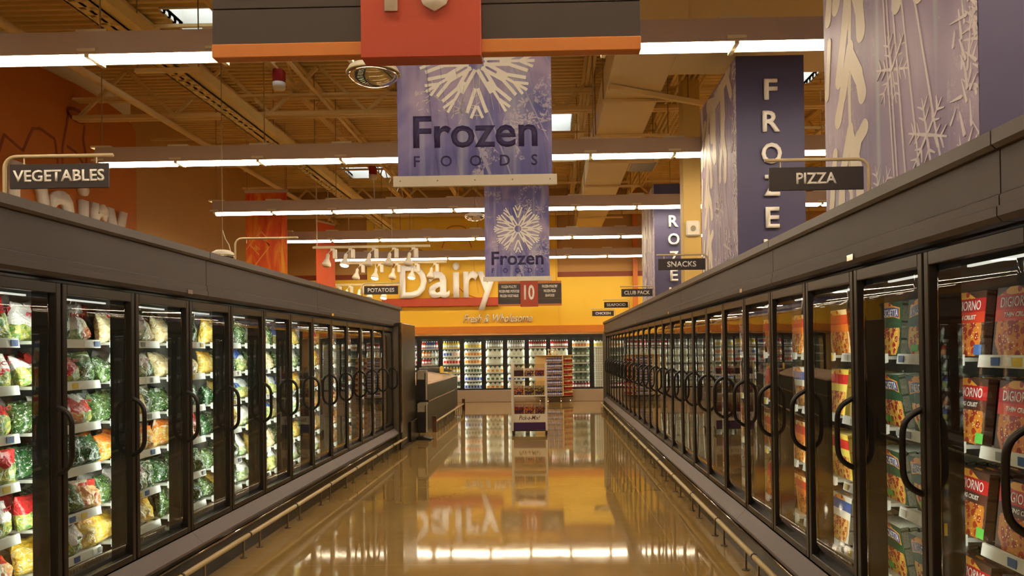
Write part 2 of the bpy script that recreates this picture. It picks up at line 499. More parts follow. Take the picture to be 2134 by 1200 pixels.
# ------------------------------------------------------------------ room shell
XL, XR = -2.682, 1.621          # door planes of the two freezer rows
WL, WR, WN, WF = -8.9, 11.0, -7.0, 26.0
DECK = 7.1
def shell():
    struct(MB().box(WL-.3, WR+.3, WN-.3, WF+.9, -.2, 0).build('floor', M['floor']), 'glossy polished tan concrete floor of the aisle', 'floor')
    # deck: ridges run across the aisle, openings left for the skylights
    SK = [(-6.0,-3.5,12.0,12.75), (-6.0,-4.75,22.6,24.0), (-.9,.62,17.8,19.2), (4.0,5.4,15.0,16.4), (-5.6,-4.2,3.0,4.4), (4.0,5.4,3.0,4.4)]  # the last two, over the camera, are unseen and added for light
    mb = MB(); per = .18; n = int((WF+.2-WN)/per)
    for i in range(n):
        y = WN+i*per
        spans = [(WL, WR)]
        for a, b, c, d in SK:
            if y+per > c and y < d:
                new = []
                for s0, s1 in spans:
                    if b <= s0 or a >= s1: new.append((s0, s1)); continue
                    if a > s0: new.append((s0, a))
                    if b < s1: new.append((b, s1))
                spans = new
        for s0, s1 in spans:
            mb.prism([(y,DECK),(y+.07,DECK),(y+.09,DECK+.06),(y+.16,DECK+.06),(y+per,DECK),(y+per,DECK+.12),(y,DECK+.12)], s0, s1)
    struct(mb.build('ceiling', M['deck']), 'corrugated tan metal roof deck above the store', 'ceiling')
    for i, (a, b, c, d) in enumerate(SK):
        mb = MB(); t = .04; h = .55
        mb.box(a-t, a, c-t, d+t, DECK, DECK+h); mb.box(b, b+t, c-t, d+t, DECK, DECK+h)
        mb.box(a, b, c-t, c, DECK, DECK+h); mb.box(a, b, d, d+t, DECK, DECK+h)
        o = mb.build('window_%d' % (i+1), M['white'])
        struct(o, ['pale blue skylight at upper left beside the cable tray', 'pale skylight far down the left of the ceiling', 'small skylight right of the nearer hanging banner', 'skylight over the right-hand aisles', 'unseen skylight overhead left of the camera, added for light', 'unseen skylight overhead right of the camera, added for light'][i], 'skylight')
        MB().box(a, b, c, d, DECK+h-.02, DECK+h).build('skylight_pane', M['sky'], o)
        MB().box((a+b)/2-.02, (a+b)/2+.02, c, d, DECK+h-.08, DECK+h-.03).box(a, b, (c+d)/2-.02, (c+d)/2+.02, DECK+h-.08, DECK+h-.03).build('glazing_bar', M['housing'], o)
    struct(MB().box(WL-.2, WL, WN, WF+.6, 0, DECK+.1).build('wall_left', M['tan']), 'tan painted wall along the left of the store', 'wall')
    struct(MB().box(WR, WR+.2, WN, WF+.6, 0, DECK+.1).build('wall_right', M['tan']), 'tan painted wall at the right of the store', 'wall')
    struct(MB().box(WL, WR, WN-.2, WN, 0, DECK+.1).build('wall_front', M['tan']), 'tan painted wall at the front of the store', 'wall')
    struct(MB().box(WL, WR, WF, WF+.1, 2.2, DECK+.1).box(WL, WR, WF+.62, WF+.72, 0, 2.2).box(WL, WR, WF+.1, WF+.72, 2.2, 2.3).build('wall_back', M['tan']), 'tan painted wall above the dairy coolers', 'wall')
    struct(MB().box(WL, -6.02, WF-.025, WF-.001, 4.12, 4.29).build('trim_1', M['redstripe']), 'red-brown stripe on the back wall left of the amber feature panel', 'wall stripe')
    struct(MB().box(.345, WR, WF-.025, WF-.001, 4.12, 4.29).build('trim_2', M['redstripe']), 'red-brown stripe on the back wall right of the amber feature panel', 'wall stripe')
    struct(MB().box(WL, -6.02, WF-.02, WF-.001, 2.5, 4.12).build('trim_3', M['yellow']), 'amber painted lower band of the back wall, left part', 'wall band')
    struct(MB().box(.345, WR, WF-.02, WF-.001, 2.5, 4.12).build('trim_4', M['yellow']), 'amber painted lower band of the back wall behind the chicken sign', 'wall band')
    # soffit over the coolers
    struct(MB().box(WL, WR, 25.72, WF-.03, 2.27, 2.5).build('trim_5', M['orangelow']), 'orange soffit band right above the dairy coolers', 'wall band')
    struct(MB().box(WL, WR, 25.55, WF-.03, 2.19, 2.265).build('trim_6', M['lip'], bevel=.01), 'glossy lip between orange soffit and dairy coolers', 'trim')
shell()

def feature_panels():
    # back wall amber panel, shallow curve along its top
    prof = [(-6.02, 2.5), (.345, 2.5)]
    for i in range(13):
        t = i/12; prof.append((.345-t*6.365, 5.98+.28*math.sin(PI*(.25+.6*t))))
    o = MB().prism(prof, WF-.13, WF-.004, 'y').build('feature_panel', M['yellow2'])
    tag(o, 'amber feature panel with a curved top on the back wall', 'wall panel')
    art = MB()
    Y = WF-.135
    def stroke(pts, wd=.035):
        for p, q in zip(pts[:-1], pts[1:]): art.bar((p[0],Y,p[1]), (q[0],Y,q[1]), .004, wd)
    def arc(cx, cz, rx, rz, a0, a1, n=14): return [(cx+rx*math.cos(math.radians(a0+(a1-a0)*i/n)), cz+rz*math.sin(math.radians(a0+(a1-a0)*i/n))) for i in range(n+1)]
    stroke(arc(-3.0, 4.7, .55, 1.0, 0, 180)); stroke([(-3.55,4.7),(-3.6,3.6)]); stroke([(-2.45,4.7),(-2.3,3.6)])
    stroke(arc(-3.0, 5.75, .32, .12, 0, 360)); stroke(arc(-1.9, 4.0, 1.1, .6, 180, 330)); stroke(arc(-4.4, 4.2, .8, .9, 60, 200))
    art.build('bottle_drawing', mat('amber_art_line', C(196,112,20), .6), o)
    # left wall arched panel
    prof = [(9.5, 2.6), (16.45, 2.6), (16.46, 6.47), (16.27, 6.60), (15.87, 6.715), (15.2, 6.775), (14.4, 6.786), (13.5, 6.743), (12.5, 6.666), (11, 6.5), (9.5, 6.2)]
    mb = MB()
    vs = [(WL+.004, y, z) for y, z in prof]+[(WL+.12, y, z) for y, z in prof]; n = len(prof)
    mb.add(vs, [tuple(range(n)), tuple(range(2*n-1, n-1, -1))]+[(i, n+i, n+(i+1)%n, (i+1)%n) for i in range(n)])
    o2 = mb.build('feature_panel', M['yellow2_unlit'])
    tag(o2, 'amber feature panel with an arched top on the left wall, coloured as unlit', 'wall panel')
    art = MB(); X = WL+.125
    def st2(pts, wd=.05):
        for p, q in zip(pts[:-1], pts[1:]): art.bar((X,p[0],p[1]), (X,q[0],q[1]), .004, wd)
    st2([(12.85,5.15),(13.1,5.6),(13.3,5.65),(13.7,5.58),(13.78,5.2),(13.75,4.9)])
    st2([(13.9,4.9),(13.92,5.5),(14.05,5.95),(14.1,6.2)]); st2([(14.62,4.9),(14.65,5.5),(14.55,5.8),(14.6,6.08)])
    st2(arc(14.35, 6.2, .3, .1, 0, 360), .06); st2([(14.05,5.55),(14.3,5.5),(14.6,5.3)]); st2([(12.2,4.8),(12.4,5.3),(12.85,5.15)])
    art.build('bottle_drawing', M['artline'], o2)
    # cream margin above the arch
    o3 = MB().box(WL+.001, WL+.003, 9.0, 16.46, 2.6, DECK).build('trim_7', M['tanlight'])
    struct(o3, 'pale cream margin of the left wall above the arched feature panel', 'wall band')
    # letters
    D = [('D', -4.885, -3.99, 3.46, 4.56), ('a', -3.93, -3.235, 3.45, 4.33), ('i', -3.125, -2.90, 3.46, 4.62), ('r', -2.77, -2.28, 3.46, 4.33), ('y', -2.31, -1.65, 3.04, 4.31)]
    t = thing('letter_sign', 'large cream Dairy lettering standing on the red-brown ledge', 'sign', (-3.3, 25.695, 3.46))
    for ch, x0, x1, z0, z1 in D:
        letters('letter', ch, M['letter'], t, ((x0+x1)/2+3.3, 0, (z0+z1)/2-3.46), w=x1-x0, h=z1-z0, extrude=.06, bold=.02)
    led = MB().box(-5.5, -1.55, 25.70, 25.86, 3.18, 3.455).build('ledge', M['signred'], bevel=.008)
    tag(led, 'red-brown ledge carrying the large Dairy lettering', 'ledge')
    fw = letters('letter_sign', 'Fresh & Wholesome', M['white'], None, (-1.66, 25.855, 2.765), w=2.32, h=.27, extrude=.03, bold=.012, shear=.42)
    tag(fw, 'slanted white Fresh & Wholesome lettering below the ledge', 'sign')
    t = thing('letter_sign', 'large cream Dairy lettering on the left wall', 'sign', (WL+.121, 14.4, 3.46))
    for ch, x0, x1, z0, z1 in D:
        y0 = 14.46+(x0+3.01)*1.08; y1 = 14.46+(x1+3.01)*1.08
        o = letters('letter', ch, M['letter'], t, (0, (y0+y1)/2-14.4, ((z0+z1)/2-3.46)*1.08+.26), PI/2, w=(y1-y0), h=(z1-z0)*1.08, extrude=.10, bold=.02)
feature_panels()

# ------------------------------------------------------------------ ceiling steel, ducts, trays
def ceiling_stuff():
    def joist(x):
        mb = MB(); zt, zb = DECK-.03, 6.52
        for s in (-.035, .035):
            mb.box(x+s-.03, x+s+.03, WN+.05, WF-.05, zt-.05, zt); mb.box(x+s-.03, x+s+.03, WN+.05, WF-.05, zb, zb+.05)
        y = WN+.2; k = 0
        while y < WF-1:
            a, b = (zt-.05, zb+.05) if k % 2 == 0 else (zb+.05, zt-.05)
            mb.bar((x, y, a), (x, y+.6, b), .025, .025); y += .6; k += 1
        return mb
    for i in range(10):
        x = -6.4+1.8*i
        struct(joist(x).build('ceiling_joist', M['steelpaint']), 'tan open-web roof joist running along the aisle, %s from the left wall' % ORD[i], 'roof joist')
    for i, y in enumerate((2.6, 14.3, 25.2)):
        mb = MB(); zb, zt = 6.08, 6.48
        for s in (-.07, .07):
            mb.box(WL+.14, WR-.02, y+s-.05, y+s+.05, zb, zb+.07); mb.box(WL+.14, WR-.02, y+s-.05, y+s+.05, zt-.04, zt)
        zt2 = DECK-.09
        k = 0; x = WL+.2
        while x < WR-1:
            a, b = (zb+.07, zt2) if k % 2 == 0 else (zt2, zb+.07)
            mb.bar((x, y, a), (x+.9, y, b), .06, .06); x += .9; k += 1
        struct(mb.build('ceiling_girder', M['steelpaint']), 'tan roof truss crossing the store, %s from the camera' % ORD[i], 'roof truss')
    # cross bridging
    for i, y in enumerate((7.2, 9.8, 12.2, 17.0, 19.6, 22.2)):
        struct(MB().box(WL+.14, WR-.02, y, y+.05, 6.44, 6.49).box(WL+.14, WR-.02, y+.1, y+.15, 6.95, 7.0).build('ceiling_bridging', M['steelpaint']), 'thin tan bridging bar tying the joists, %s from the camera' % ORD[i], 'roof bracing')
    # pipe at left
    o = MB().tube([(-6.95, WN+.1, 5.98), (-6.95, WF-.1, 5.98)], .06, 10).build('sprinkler_pipe', M['steelpaint'], smooth=True)
    tag(o, 'tan sprinkler pipe along the left of the ceiling', 'pipe')
    o = MB().tube([(-4.15, WN+.1, 6.42), (-4.15, WF-.1, 6.42)], .035, 8).build('sprinkler_pipe', M['steelpaint'], smooth=True)
    tag(o, 'thin tan sprinkler pipe beside the red alarm strobes', 'pipe')
    for k, (x, y) in enumerate(((-4.52, 13.1), (-4.5, 20.1))):
        t = thing('alarm_strobe', ['red alarm strobe hanging below a joist above the nearer fixtures', 'red alarm strobe below a joist, farther down the ceiling'][k], 'alarm', (x, y, 6.52))
        MB().box(-.09, .09, -.09, .09, -.22, 0).build('base', M['redalarm'], t, bevel=.02)
        MB().lathe([(.02,-.34),(.1,-.33),(.11,-.22)], n=14).build('lens', M['white'], t, smooth=True)
    # cable tray
    t = thing('cable_tray', 'cream slotted cable tray slanting through the upper left', 'cable tray', (-4.86, 7.5, 5.4))
    mb = MB()
    y0, y1, wd = -14.0, 16.2, .27
    mb.box(-wd/2, -wd/2+.02, y0, y1, 0, .1); mb.box(wd/2-.02, wd/2, y0, y1, 0, .1)
    mb.box(-wd/2, -wd/2+.035, y0, y1, 0, .012); mb.box(wd/2-.035, wd/2, y0, y1, 0, .012); mb.box(-.02, .02, y0, y1, 0, .012)
    y = y0; k = 0
    while y < y1:
        mb.box(-wd/2+.03, wd/2-.03, y, y+(.12 if k % 14 else .55), 0, .012); y += .2 if k % 14 else .62; k += 1
    mb.build('tray', M['traycol'], t)
    MB().box(wd/2+.01, wd/2+.13, y0, y1, .02, .16).build('channel', M['traycol'], t)
    for y in (2.4, 7.4, 16.1):
        MB().box(-.42, .42, y-.03, y+.03, -.06, -.005).build('bracket', M['steelpaint'], t)
    for y in (2.4, 7.4, 16.1):
        for s in (-.4, .4): MB().tube([(s, y, -.03), (s, y, DECK-5.41)], .008, 6).build('hanger_rod', M['cable'], t)
    # duct
    t = thing('air_duct', 'large cream rectangular air duct running down the right', 'duct', (1.35, 9.5, 5.6))
    MB().box(-.42, .42, 0, WF-9.56, 0, .5).build('trunk', M['duct'], t, bevel=.01)
    MB().box(.42, 6.5, .1, 1.6, 0, .5).build('branch', M['duct'], t, bevel=.01)
    for y in (2.6, 4.6, 6.6, 9.0, 11.0, 13.4):
        MB().box(-.45, .9, y, y+.06, -.05, -.005).build('hanger_strut', M['steelpaint'], t)
        for sx in (-.44, .88): MB().tube([(sx, y+.03, -.03), (sx, y+.03, DECK-5.61)], .01, 6).build('hanger_rod', M['cable'], t)
    MB().box(.42, 1.0, 6.7, 7.5, -.02, .3).build('grille_box', M['duct'], t)
    MB().box(.46, .96, 6.72, 7.48, -.04, -.021).build('grille', M['grille'], t)
    MB().bar((-.4, 1.9, -.05), (2.6, 3.6, -.05), .07, .07).build('brace', M['steelpaint'], t)
    for k in range(5):
        o = MB().tube([(2.3+k*.09, 11.4, 6.2), (2.3+k*.09, 21.5, 6.2)], .025, 6).build('conduit', M['steelpaint'], smooth=True)
        tag(o, 'cream conduit beside the duct, %s of five counted from the duct' % ORD[k], 'conduit', 'conduits beside the duct')
    o = MB().box(2.285, 2.585, 13.0, 13.3, 0, DECK-.02).build('column', M['column'], bevel=.01)
    struct(o, 'cream square steel column behind the snacks sign', 'column')
    t = thing('wall_speaker', 'small white rounded speaker plate on the cream column', 'speaker', (2.435, 12.998, 3.69))
    MB().box(-.12, .12, -.05, 0, -.13, .13).build('case', M['white'], t, bevel=.025)
    MB().lathe([(.04,0),(.045,.012)], n=14).xf(lambda p: Vector((p.x, -.05-p.z, p.y))).build('grille', M['grille'], t)
    o = MB().box(2.84, 2.99, 25.7, 25.85, 2.5, DECK-.02).build('column', mat('orange_column', C(204,110,24), .5))
    struct(o, 'slim orange post at the back wall behind the club pack sign', 'column')
ceiling_stuff()

# ------------------------------------------------------------------ fluorescent rows
def light_rows():
    s = 1.23
    sec = MB().tube([(-.572,0,-.026),(.572,0,-.026)], .054, 10).mesh('tube', M['tube'], smooth=True)
    br = MB().prism([(-.15,.205),(.15,.205),(.15,.235),(-.15,.235)], -.07, .07, 'y').box(-.022,.022,-.145,.145,-.062,-.027).box(-.02,.02,-.02,.02,-.027,.18).box(-.09,.09,-.152,-.135,-.01,.02).mesh('bracket', M['bracket'])
    hz = [(-.145,-.034),(-.10,.2),(.10,.2),(.145,-.034),(.138,-.034),(.094,.19),(-.094,.19),(-.138,-.034)]
    rows = [(-1.0, -6.81, 14), (2.95, -6.81, 14), (7.4155, -6.81, 14), (11.532, -6.72, 14), (15.737, -6.79, 14), (19.83, -6.73, 14), (24.0, -6.75, 14)]
    who = ['behind the camera', 'above the camera', 'nearest, level with the aisle ten sign', 'second in view, behind the nearer banner', 'third in view, crossing at the farther banner', 'fourth in view', 'last, just before the dairy wall']
    for (Y, x0, n), wd in zip(rows, who):
        t = thing('light_row', 'suspended fluorescent light row across the store, '+wd, 'light fixture', (x0, Y, 4.6), group='fluorescent light rows')
        MB().prism(hz, 0, n*s, 'x').build('housing', M['housing'], t)
        MB().prism([(-.137,-.024),(-.093,.188),(.093,.188),(.137,-.024),(.134,-.024),(.090,.185),(-.090,.185),(-.134,-.024)], .003, n*s-.003, 'x').build('reflector', M['white'], t)
        for i in range(n):
            put('tube', sec, t, (s*(i+.5), 0, 0))
            put('bracket', br, t, (s*i+.0 if i else .06, 0, 0))
        for i in range(0, n+1, 2):
            MB().tube([(min(s*i+.05, n*s-.05),0,.2),(min(s*i+.05, n*s-.05),0,DECK-4.61)], .008, 5).build('hanger_wire', M['cable'], t)
light_rows()

# ------------------------------------------------------------------ freezer rows
DW = .76                       # door pitch
SHELF_L = [1.79, 1.535, 1.275, 1.015, .735, .485]
SHELF_R = [1.65, 1.27, .865, .47]
def glass_grid(x0, x1, z0, z1, bulge, t=.016, nx=10, nz=14):
    vs = []; fs = []
    for side in (0, 1):
        for j in range(nz+1):
            for i in range(nx+1):
                u = i/nx; v = j/nz
                b = bulge*(1-(2*u-1)**2)*(1-(2*v-1)**4)
                vs.append((x0+(x1-x0)*u, (b if side == 0 else -t-b*.6), z0+(z1-z0)*v))
    N = (nx+1)*(nz+1)
    for j in range(nz):
        for i in range(nx):
            a = j*(nx+1)+i
            fs.append((a, a+1, a+nx+2, a+nx+1)); fs.append((N+a, N+a+nx+1, N+a+nx+2, N+a+1))
    for i in range(nx):
        fs.append((i, N+i, N+i+1, i+1)); a = nz*(nx+1)+i; fs.append((a, a+1, N+a+1, N+a))
    for j in range(nz):
        a = j*(nx+1); fs.append((a, a+nx+1, N+a+nx+1, N+a)); a += nx; fs.append((a, N+a, N+a+nx+1, a+nx+1))
    return MB().add(vs, fs)
Z0, Z1 = .385, 2.105
def door_meshes():
    h = DW/2-.008; st = .04
    f = MB()
    f.box(-h, -h+st, -.03, .012, Z0, Z1); f.box(h-st, h, -.03, .012, Z0, Z1)
    f.box(-h+st, h-st, -.03, .012, Z0, Z0+.045); f.box(-h+st, h-st, -.03, .012, Z1-.06, Z1)
    fr = f.mesh('door', M['doorframe'], bevel=.004)
    gl = glass_grid(-h+st-.004, h-st+.004, Z0+.041, Z1-.056, .0022).mesh('glass_pane', M['glass'], smooth=False)
    for p in gl.polygons: p.use_smooth = True
    # bowed bar handle standing off the stile on the viewer's right
    pts = []
    x = -h+.03
    for i in range(25):
        t = .5-.5*math.cos(PI*i/24); z = 1.062+t*.365
        d = .082*(1-abs(2*t-1)**5.5)
        pts.append((x+.006*math.sin(PI*t), .008+d, z))
    ha = MB().tube(pts, .0145, 8).mesh('handle', M['handle'], smooth=True)
    hk = MB().box(-.1, .1, -.012, .004, Z1+.012, Z1+.024).mesh('hinge_cover', M['black'])
    return fr, gl, ha, hk
FR, GL, HA, HK = door_meshes()
def shelf_meshes():
    sh = MB().box(-DW/2+.065, DW/2-.065, -.60, -.195, -.018, 0).mesh('shelf', M['shelf'])
    ra = MB().prism([(-.195,-.034),(-.178,-.038),(-.186,.012),(-.195,.014)], -DW/2+.065, DW/2-.065, 'x').mesh('price_rail', M['rail'])
    tg = []
    for c in ('tagblue','taggrey','tagyellow','tagwhite'):
        tg.append(MB().box(-.028, .028, -.182, -.1765, -.03, .004).mesh('price_tag', M[c]))
    return sh, ra, tg
SHM, RAM, TGM = shelf_meshes()
MULL = MB().box(-.05, .05, -.125, -.033, Z0, Z1).box(-.012, .012, -.034, .002, Z0, Z1).mesh('mullion', M['black'])
MULLH = MB().box(.0005, .055, -.125, -.033, Z0, Z1).box(.0005, .0075, -.034, .006, Z0, Z1).mesh('mullion', M['black'])
LEDR = MB().box(-.03, .03, -.1262, -.1255, Z0+.08, Z1-.08).mesh('light_strip', M['caseled_r'])
LED = MB().box(-.03, .03, -.1262, -.1255, Z0+.08, Z1-.08).mesh('light_strip', M['caseled'])
LEDH = MB().box(.004, .03, -.1262, -.1255, Z0+.08, Z1-.08).mesh('light_strip', M['caseled'])
LEDHR = MB().box(.004, .03, -.1262, -.1255, Z0+.08, Z1-.08).mesh('light_strip', M['caseled_r'])
TOPL = MB().box(-DW/2+.07, DW/2-.07, -.155, -.14, Z1-.074, Z1-.064).mesh('top_light', M['casetop'])
rt = random.Random(3)

def case_unit(side, b0, b1, c0, c1, label, ends=(False, False), tags=True):
    """b0..b1 door boundaries along the aisle (world Y of first, count), c0..c1 canopy span"""
    n = b1[1]; y0 = b1[0]; L = n*DW
    X = XL if side == 'L' else XR; rz = -PI/2 if side == 'L' else PI/2
    yc = y0+L/2
    t = thing('freezer_case', label, 'freezer', (X, yc, 0), rz, 'glass door freezers of the left row' if side == 'L' else 'glass door freezers of the right row')
    sgn = -1 if side == 'L' else 1            # local x = sgn*(worldY-yc)
    h = L/2; D = -.62; ct = 2.498 if side == 'L' else 2.456
    # liner
    MB().box(-h, h, D, D+.03, .3, 2.2).box(-h, h, D+.03, -.13, .385, .41).build('liner', M['inside'], t)
    gr = MB().box(-h+.06, h-.06, -.165, -.16, .411, .445).box(-h+.06, h-.06, -.15, -.145, .436, .447)
    for k in range(int((2*h-.14)/.03)): gr.box(-h+.07+.03*k, -h+.078+.03*k, -.159, -.15, .411, .445)
    gr.build('air_grille', M['grille'], t)
    MB().box(-h, h, D, -.04, Z1+.02, 2.2).build('case_top', M['insidedark'], t)
    MB().box(-h, h, D, .02, .04, .384).build('base', M['black'], t)
    MB().prism([(.0,.384),(.018,.384),(.10,.30),(.10,.282),(.0,.282)], -h+.002, h-.002).build('kick_panel', M['kick'], t)
    MB().prism([(.02,.281),(.085,.281),(.06,.235),(.02,.235)], -h, h).build('kick_edge', M['black'], t)
    MB().tube([(-h, .062, .222), (h, .062, .222)], .010, 6).build('chrome_trim', M['chrome'], t, smooth=True)
    MB().box(-h, h, .02, .05, .0, .21).build('toe_kick', M['black'], t)
    for i in range(n+1):
        x = -h+i*DW
        led = (LEDH if side == 'L' else LEDHR) if i in (0, n) else (LED if side == 'L' else LEDR)
        m = put('mullion', MULLH if i in (0, n) else MULL, t, (x, 0, 0), (0,0,0), (-1 if i == n else 1, 1, 1))
        put('light_strip', led, m)
    rows = SHELF_L if side == 'L' else SHELF_R
    for i in range(n):
        x = -h+(i+.5)*DW
        d = put('door', FR, t, (x, 0, 0)); put('glass_pane', GL, d); put('handle', HA, d)
        put('top_light', TOPL, t, (x, 0, 0))
        wy = yc+sgn*x
        near = wy < 8.5
        for z in rows:
            s = put('shelf', SHM, t, (x, 0, z)); put('price_rail', RAM, s)
            if near:
                for q in range(2 if wy > 6 else 3):
                    put('price_tag', rt.choice(TGM), s, (rt.uniform(-.3, .3), 0, 0))
    MB().box(-.04, .04, .046, .05, 2.15, 2.18).build('rating_label', M['chrome'], t, (-h+.06, 0, 0) if side == 'L' else (h-.06, 0, 0))
    if ends[0] or ends[1]:
        x = sgn*((y0+L)-yc)
        a, b = (x, x+sgn*.05) if ends[1] else (x, x)
        a, b = min(a,b), max(a,b)
        MB().box(a+.001*sgn, b, D, .10, 0, 2.13).build('end_panel', M['steel'], t, bevel=.006)
    return t
def canopy(side, c0, c1, label):
    X = XL if side == 'L' else XR; rz = -PI/2 if side == 'L' else PI/2
    ct = 2.498 if side == 'L' else 2.456
    t = thing('freezer_canopy', label, 'canopy', (X, (c0+c1)/2, 2.2), rz, 'grey canopies over the left row' if side == 'L' else 'grey canopies over the right row')
    h = (c1-c0)/2; g = .004; ct -= 2.2
    MB().prism([(-.02,.035),(.03,.035),(.03,ct-.065),(-.02,ct-.065)], -h+g, h-g).build('fascia', M['canopy'], t)
    MB().prism([(-.038,-.065),(.026,-.065),(.045,-.045),(.045,-.01),(.036,-.006),(.036,.028),(.03,.034),(-.038,.034)], -h+g, h-g).build('lower_trim', M['canopy'], t)
    MB().prism([(-.06,ct-.064),(.045,ct-.064),(.062,ct-.05),(.062,ct),(-.06,ct)], -h+g, h-g).build('crown_trim', M['crown'], t)
    MB().box(-h, h, -.06, -.021, .002, ct-.066).build('backing', M['black'], t)
LB = 4.2184-DW                 # first visible left door starts here
case_unit('L', 0, (4.2184-3*DW, 5), 0, 0, 'glass door freezer of frozen vegetables nearest on the left')
case_unit('L', 0, (4.2184+2*DW, 5), 0, 0, 'glass door freezer of frozen vegetables, middle of the left row')
case_unit('L', 0, (4.2184+7*DW, 5), 0, 0, 'glass door freezer at the far end of the left row', (False, True))
case_unit('R', 0, (3.364-2*DW, 3), 0, 0, 'glass door pizza freezer nearest on the right, facing the camera')
case_unit('R', 0, (3.364+1*DW, 3), 0, 0, 'three-door pizza freezer, second unit along the right row')
case_unit('R', 0, (3.364+4*DW, 5), 0, 0, 'five-door freezer, third unit along the right row')
case_unit('R', 0, (3.364+9*DW, 5), 0, 0, 'five-door freezer, fourth unit along the right row')
case_unit('R', 0, (3.364+14*DW, 5), 0, 0, 'five-door freezer, fifth unit along the right row')
case_unit('R', 0, (3.364+19*DW, 5), 0, 0, 'five-door freezer at the far end of the right row', (False, True))

for a_, b_, d_ in ((4.2184-3*DW, 5.99, 'nearest length of grey canopy over the left freezers'), (5.99, 8.9, 'middle length of grey canopy over the left freezers'), (8.9, 13.93, 'far length of grey canopy over the left freezers')):
    canopy('L', a_, b_, d_)
for k_, (a_, b_) in enumerate(((3.364-2*DW, 2.75), (2.75, 5.5), (5.5, 9.3), (9.3, 13.1), (13.1, 16.9), (16.9, 22.0))):
    canopy('R', a_, b_, 'grey-brown canopy length over the right freezers, %s from the camera' % ORD[k_])

def bumper(X, ya, yb, sx, label):
    t = thing('bumper_rail', label, 'rail', (X, ya, 0), 0, 'low cream bumper rails along the cases')
    MB().tube([(0,0,.166),(0,yb-ya,.166)], .021, 8).build('rail', M['cream'], t, smooth=True)
    y = .7
    while y < yb-ya:
        MB().tube([(0,y-.012,.166),(0,y+.012,.166)], .025, 8).build('coupling', M['handle'], t, smooth=True); y += 1.22
    y = .2; k = 0
    while y < yb-ya:
        o = MB().tube([(0,y,0),(0,y,.15)], .009, 6).lathe([(.03,0),(.03,.006)], (0,y,0), 8).build('post', M['post'], t, smooth=False)
        y += .36 if k % 2 else .74; k += 1
    return t
bumper(-2.555, 2.2, 13.9, 1, 'long cream bumper rail on short posts along the left freezers')
bumper(1.494, 1.4, 22.3, -1, 'long cream bumper rail on short posts along the right freezers')

# bulky end cabinet closing the left row
def end_cap():
    t = thing('end_cabinet', 'bronze steel cabinet closing the far end of the left row', 'cabinet', (-3.2, 14.2, 0))
    MB().box(-.9, .66, -.8, .62, .06, 2.2).build('body', M['sidepanel'], t, bevel=.012)
    MB().box(.662, .70, -.12, .60, .06, .42).build('corner_guard', M['black'], t, bevel=.006)
    MB().box(-.88, .66, -.78, .6, 0, .059).build('toe_kick', M['black'], t)
    MB().box(.645, .672, -.815, -.79, .3, 2.2).build('edge_trim', M['chrome'], t)
end_cap()
tag(MB().box(1.655, 1.668, 3.3065, 3.3088, .905, .957).build('sticker', M['tagyellow']), 'small yellow sticker on the mullion beside the nearest right-hand handle', 'sticker')

# ------------------------------------------------------------------ frozen goods
def bag_mesh(seed, wd=.19, ht=.25, th=.085):
    nx, nz = 10, 12; vs = []; fs = []
    rr = random.Random(seed); ph = rr.uniform(0, 50)
    lean = rr.uniform(-.12, .12)
    def P(u, v, side):
        f = (1-abs(u)**2.6)**.6
        bell = min(1, (1-v)*2.2)**.7 * min(1, v*7+.25)**.6
        t = th/2*f*bell
        nzv = mnoise.noise(Vector((u*2.3+ph, v*3.1, side*7)))
        n2 = mnoise.noise(Vector((u*5+ph, v*6, side*3+9)))
        t = max(.002, t*(1+.5*nzv))+.008*n2*bell*f
        x = u*wd/2*(1-.14*v*v)*(1+.06*mnoise.noise(Vector((v*3+ph, side*0, 2))))+lean*v*ht*.5
        z = v*ht*(1+.05*mnoise.noise(Vector((u*2+ph, 3, 1))))-(.012*(1-abs(u))*(1-v) if v > .9 else 0)
        y = side*t+.02*math.sin(v*3+ph)*v
        return (x, y, max(0, z))
    for side in (1, -1):
        for j in range(nz+1):
            for i in range(nx+1):
                vs.append(P(2*i/nx-1, j/nz, side))
    N = (nx+1)*(nz+1)
    for j in range(nz):
        for i in range(nx):
            a = j*(nx+1)+i
            fs.append((a, a+1, a+nx+2, a+nx+1)); fs.append((N+a, N+a+nx+1, N+a+nx+2, N+a+1))
    for i in range(nx):
        fs.append((i, N+i, N+i+1, i+1)); a = nz*(nx+1)+i; fs.append((a, a+1, N+a+1, N+a))
    for j in range(nz):
        a = j*(nx+1); fs.append((a, a+nx+1, N+a+nx+1, N+a)); a += nx; fs.append((a, N+a, N+a+nx+1, a+nx+1))
    return MB().add(vs, fs)
BAGM = {}
def get_bag(kind, var):
    k = (kind, var)
    if k not in BAGM:
        dims = [(.19,.25,.09), (.20,.23,.11), (.17,.24,.08), (.21,.21,.12), (.18,.22,.10)][var]
        BAGM[k] = bag_mesh(var*13+hash(kind) % 7 if False else var*13+len(kind), *dims).mesh('vegetable_bag', BAGS[kind], smooth=True)
    return BAGM[k]
SHN = ['top','second','third','fourth','fifth','bottom']
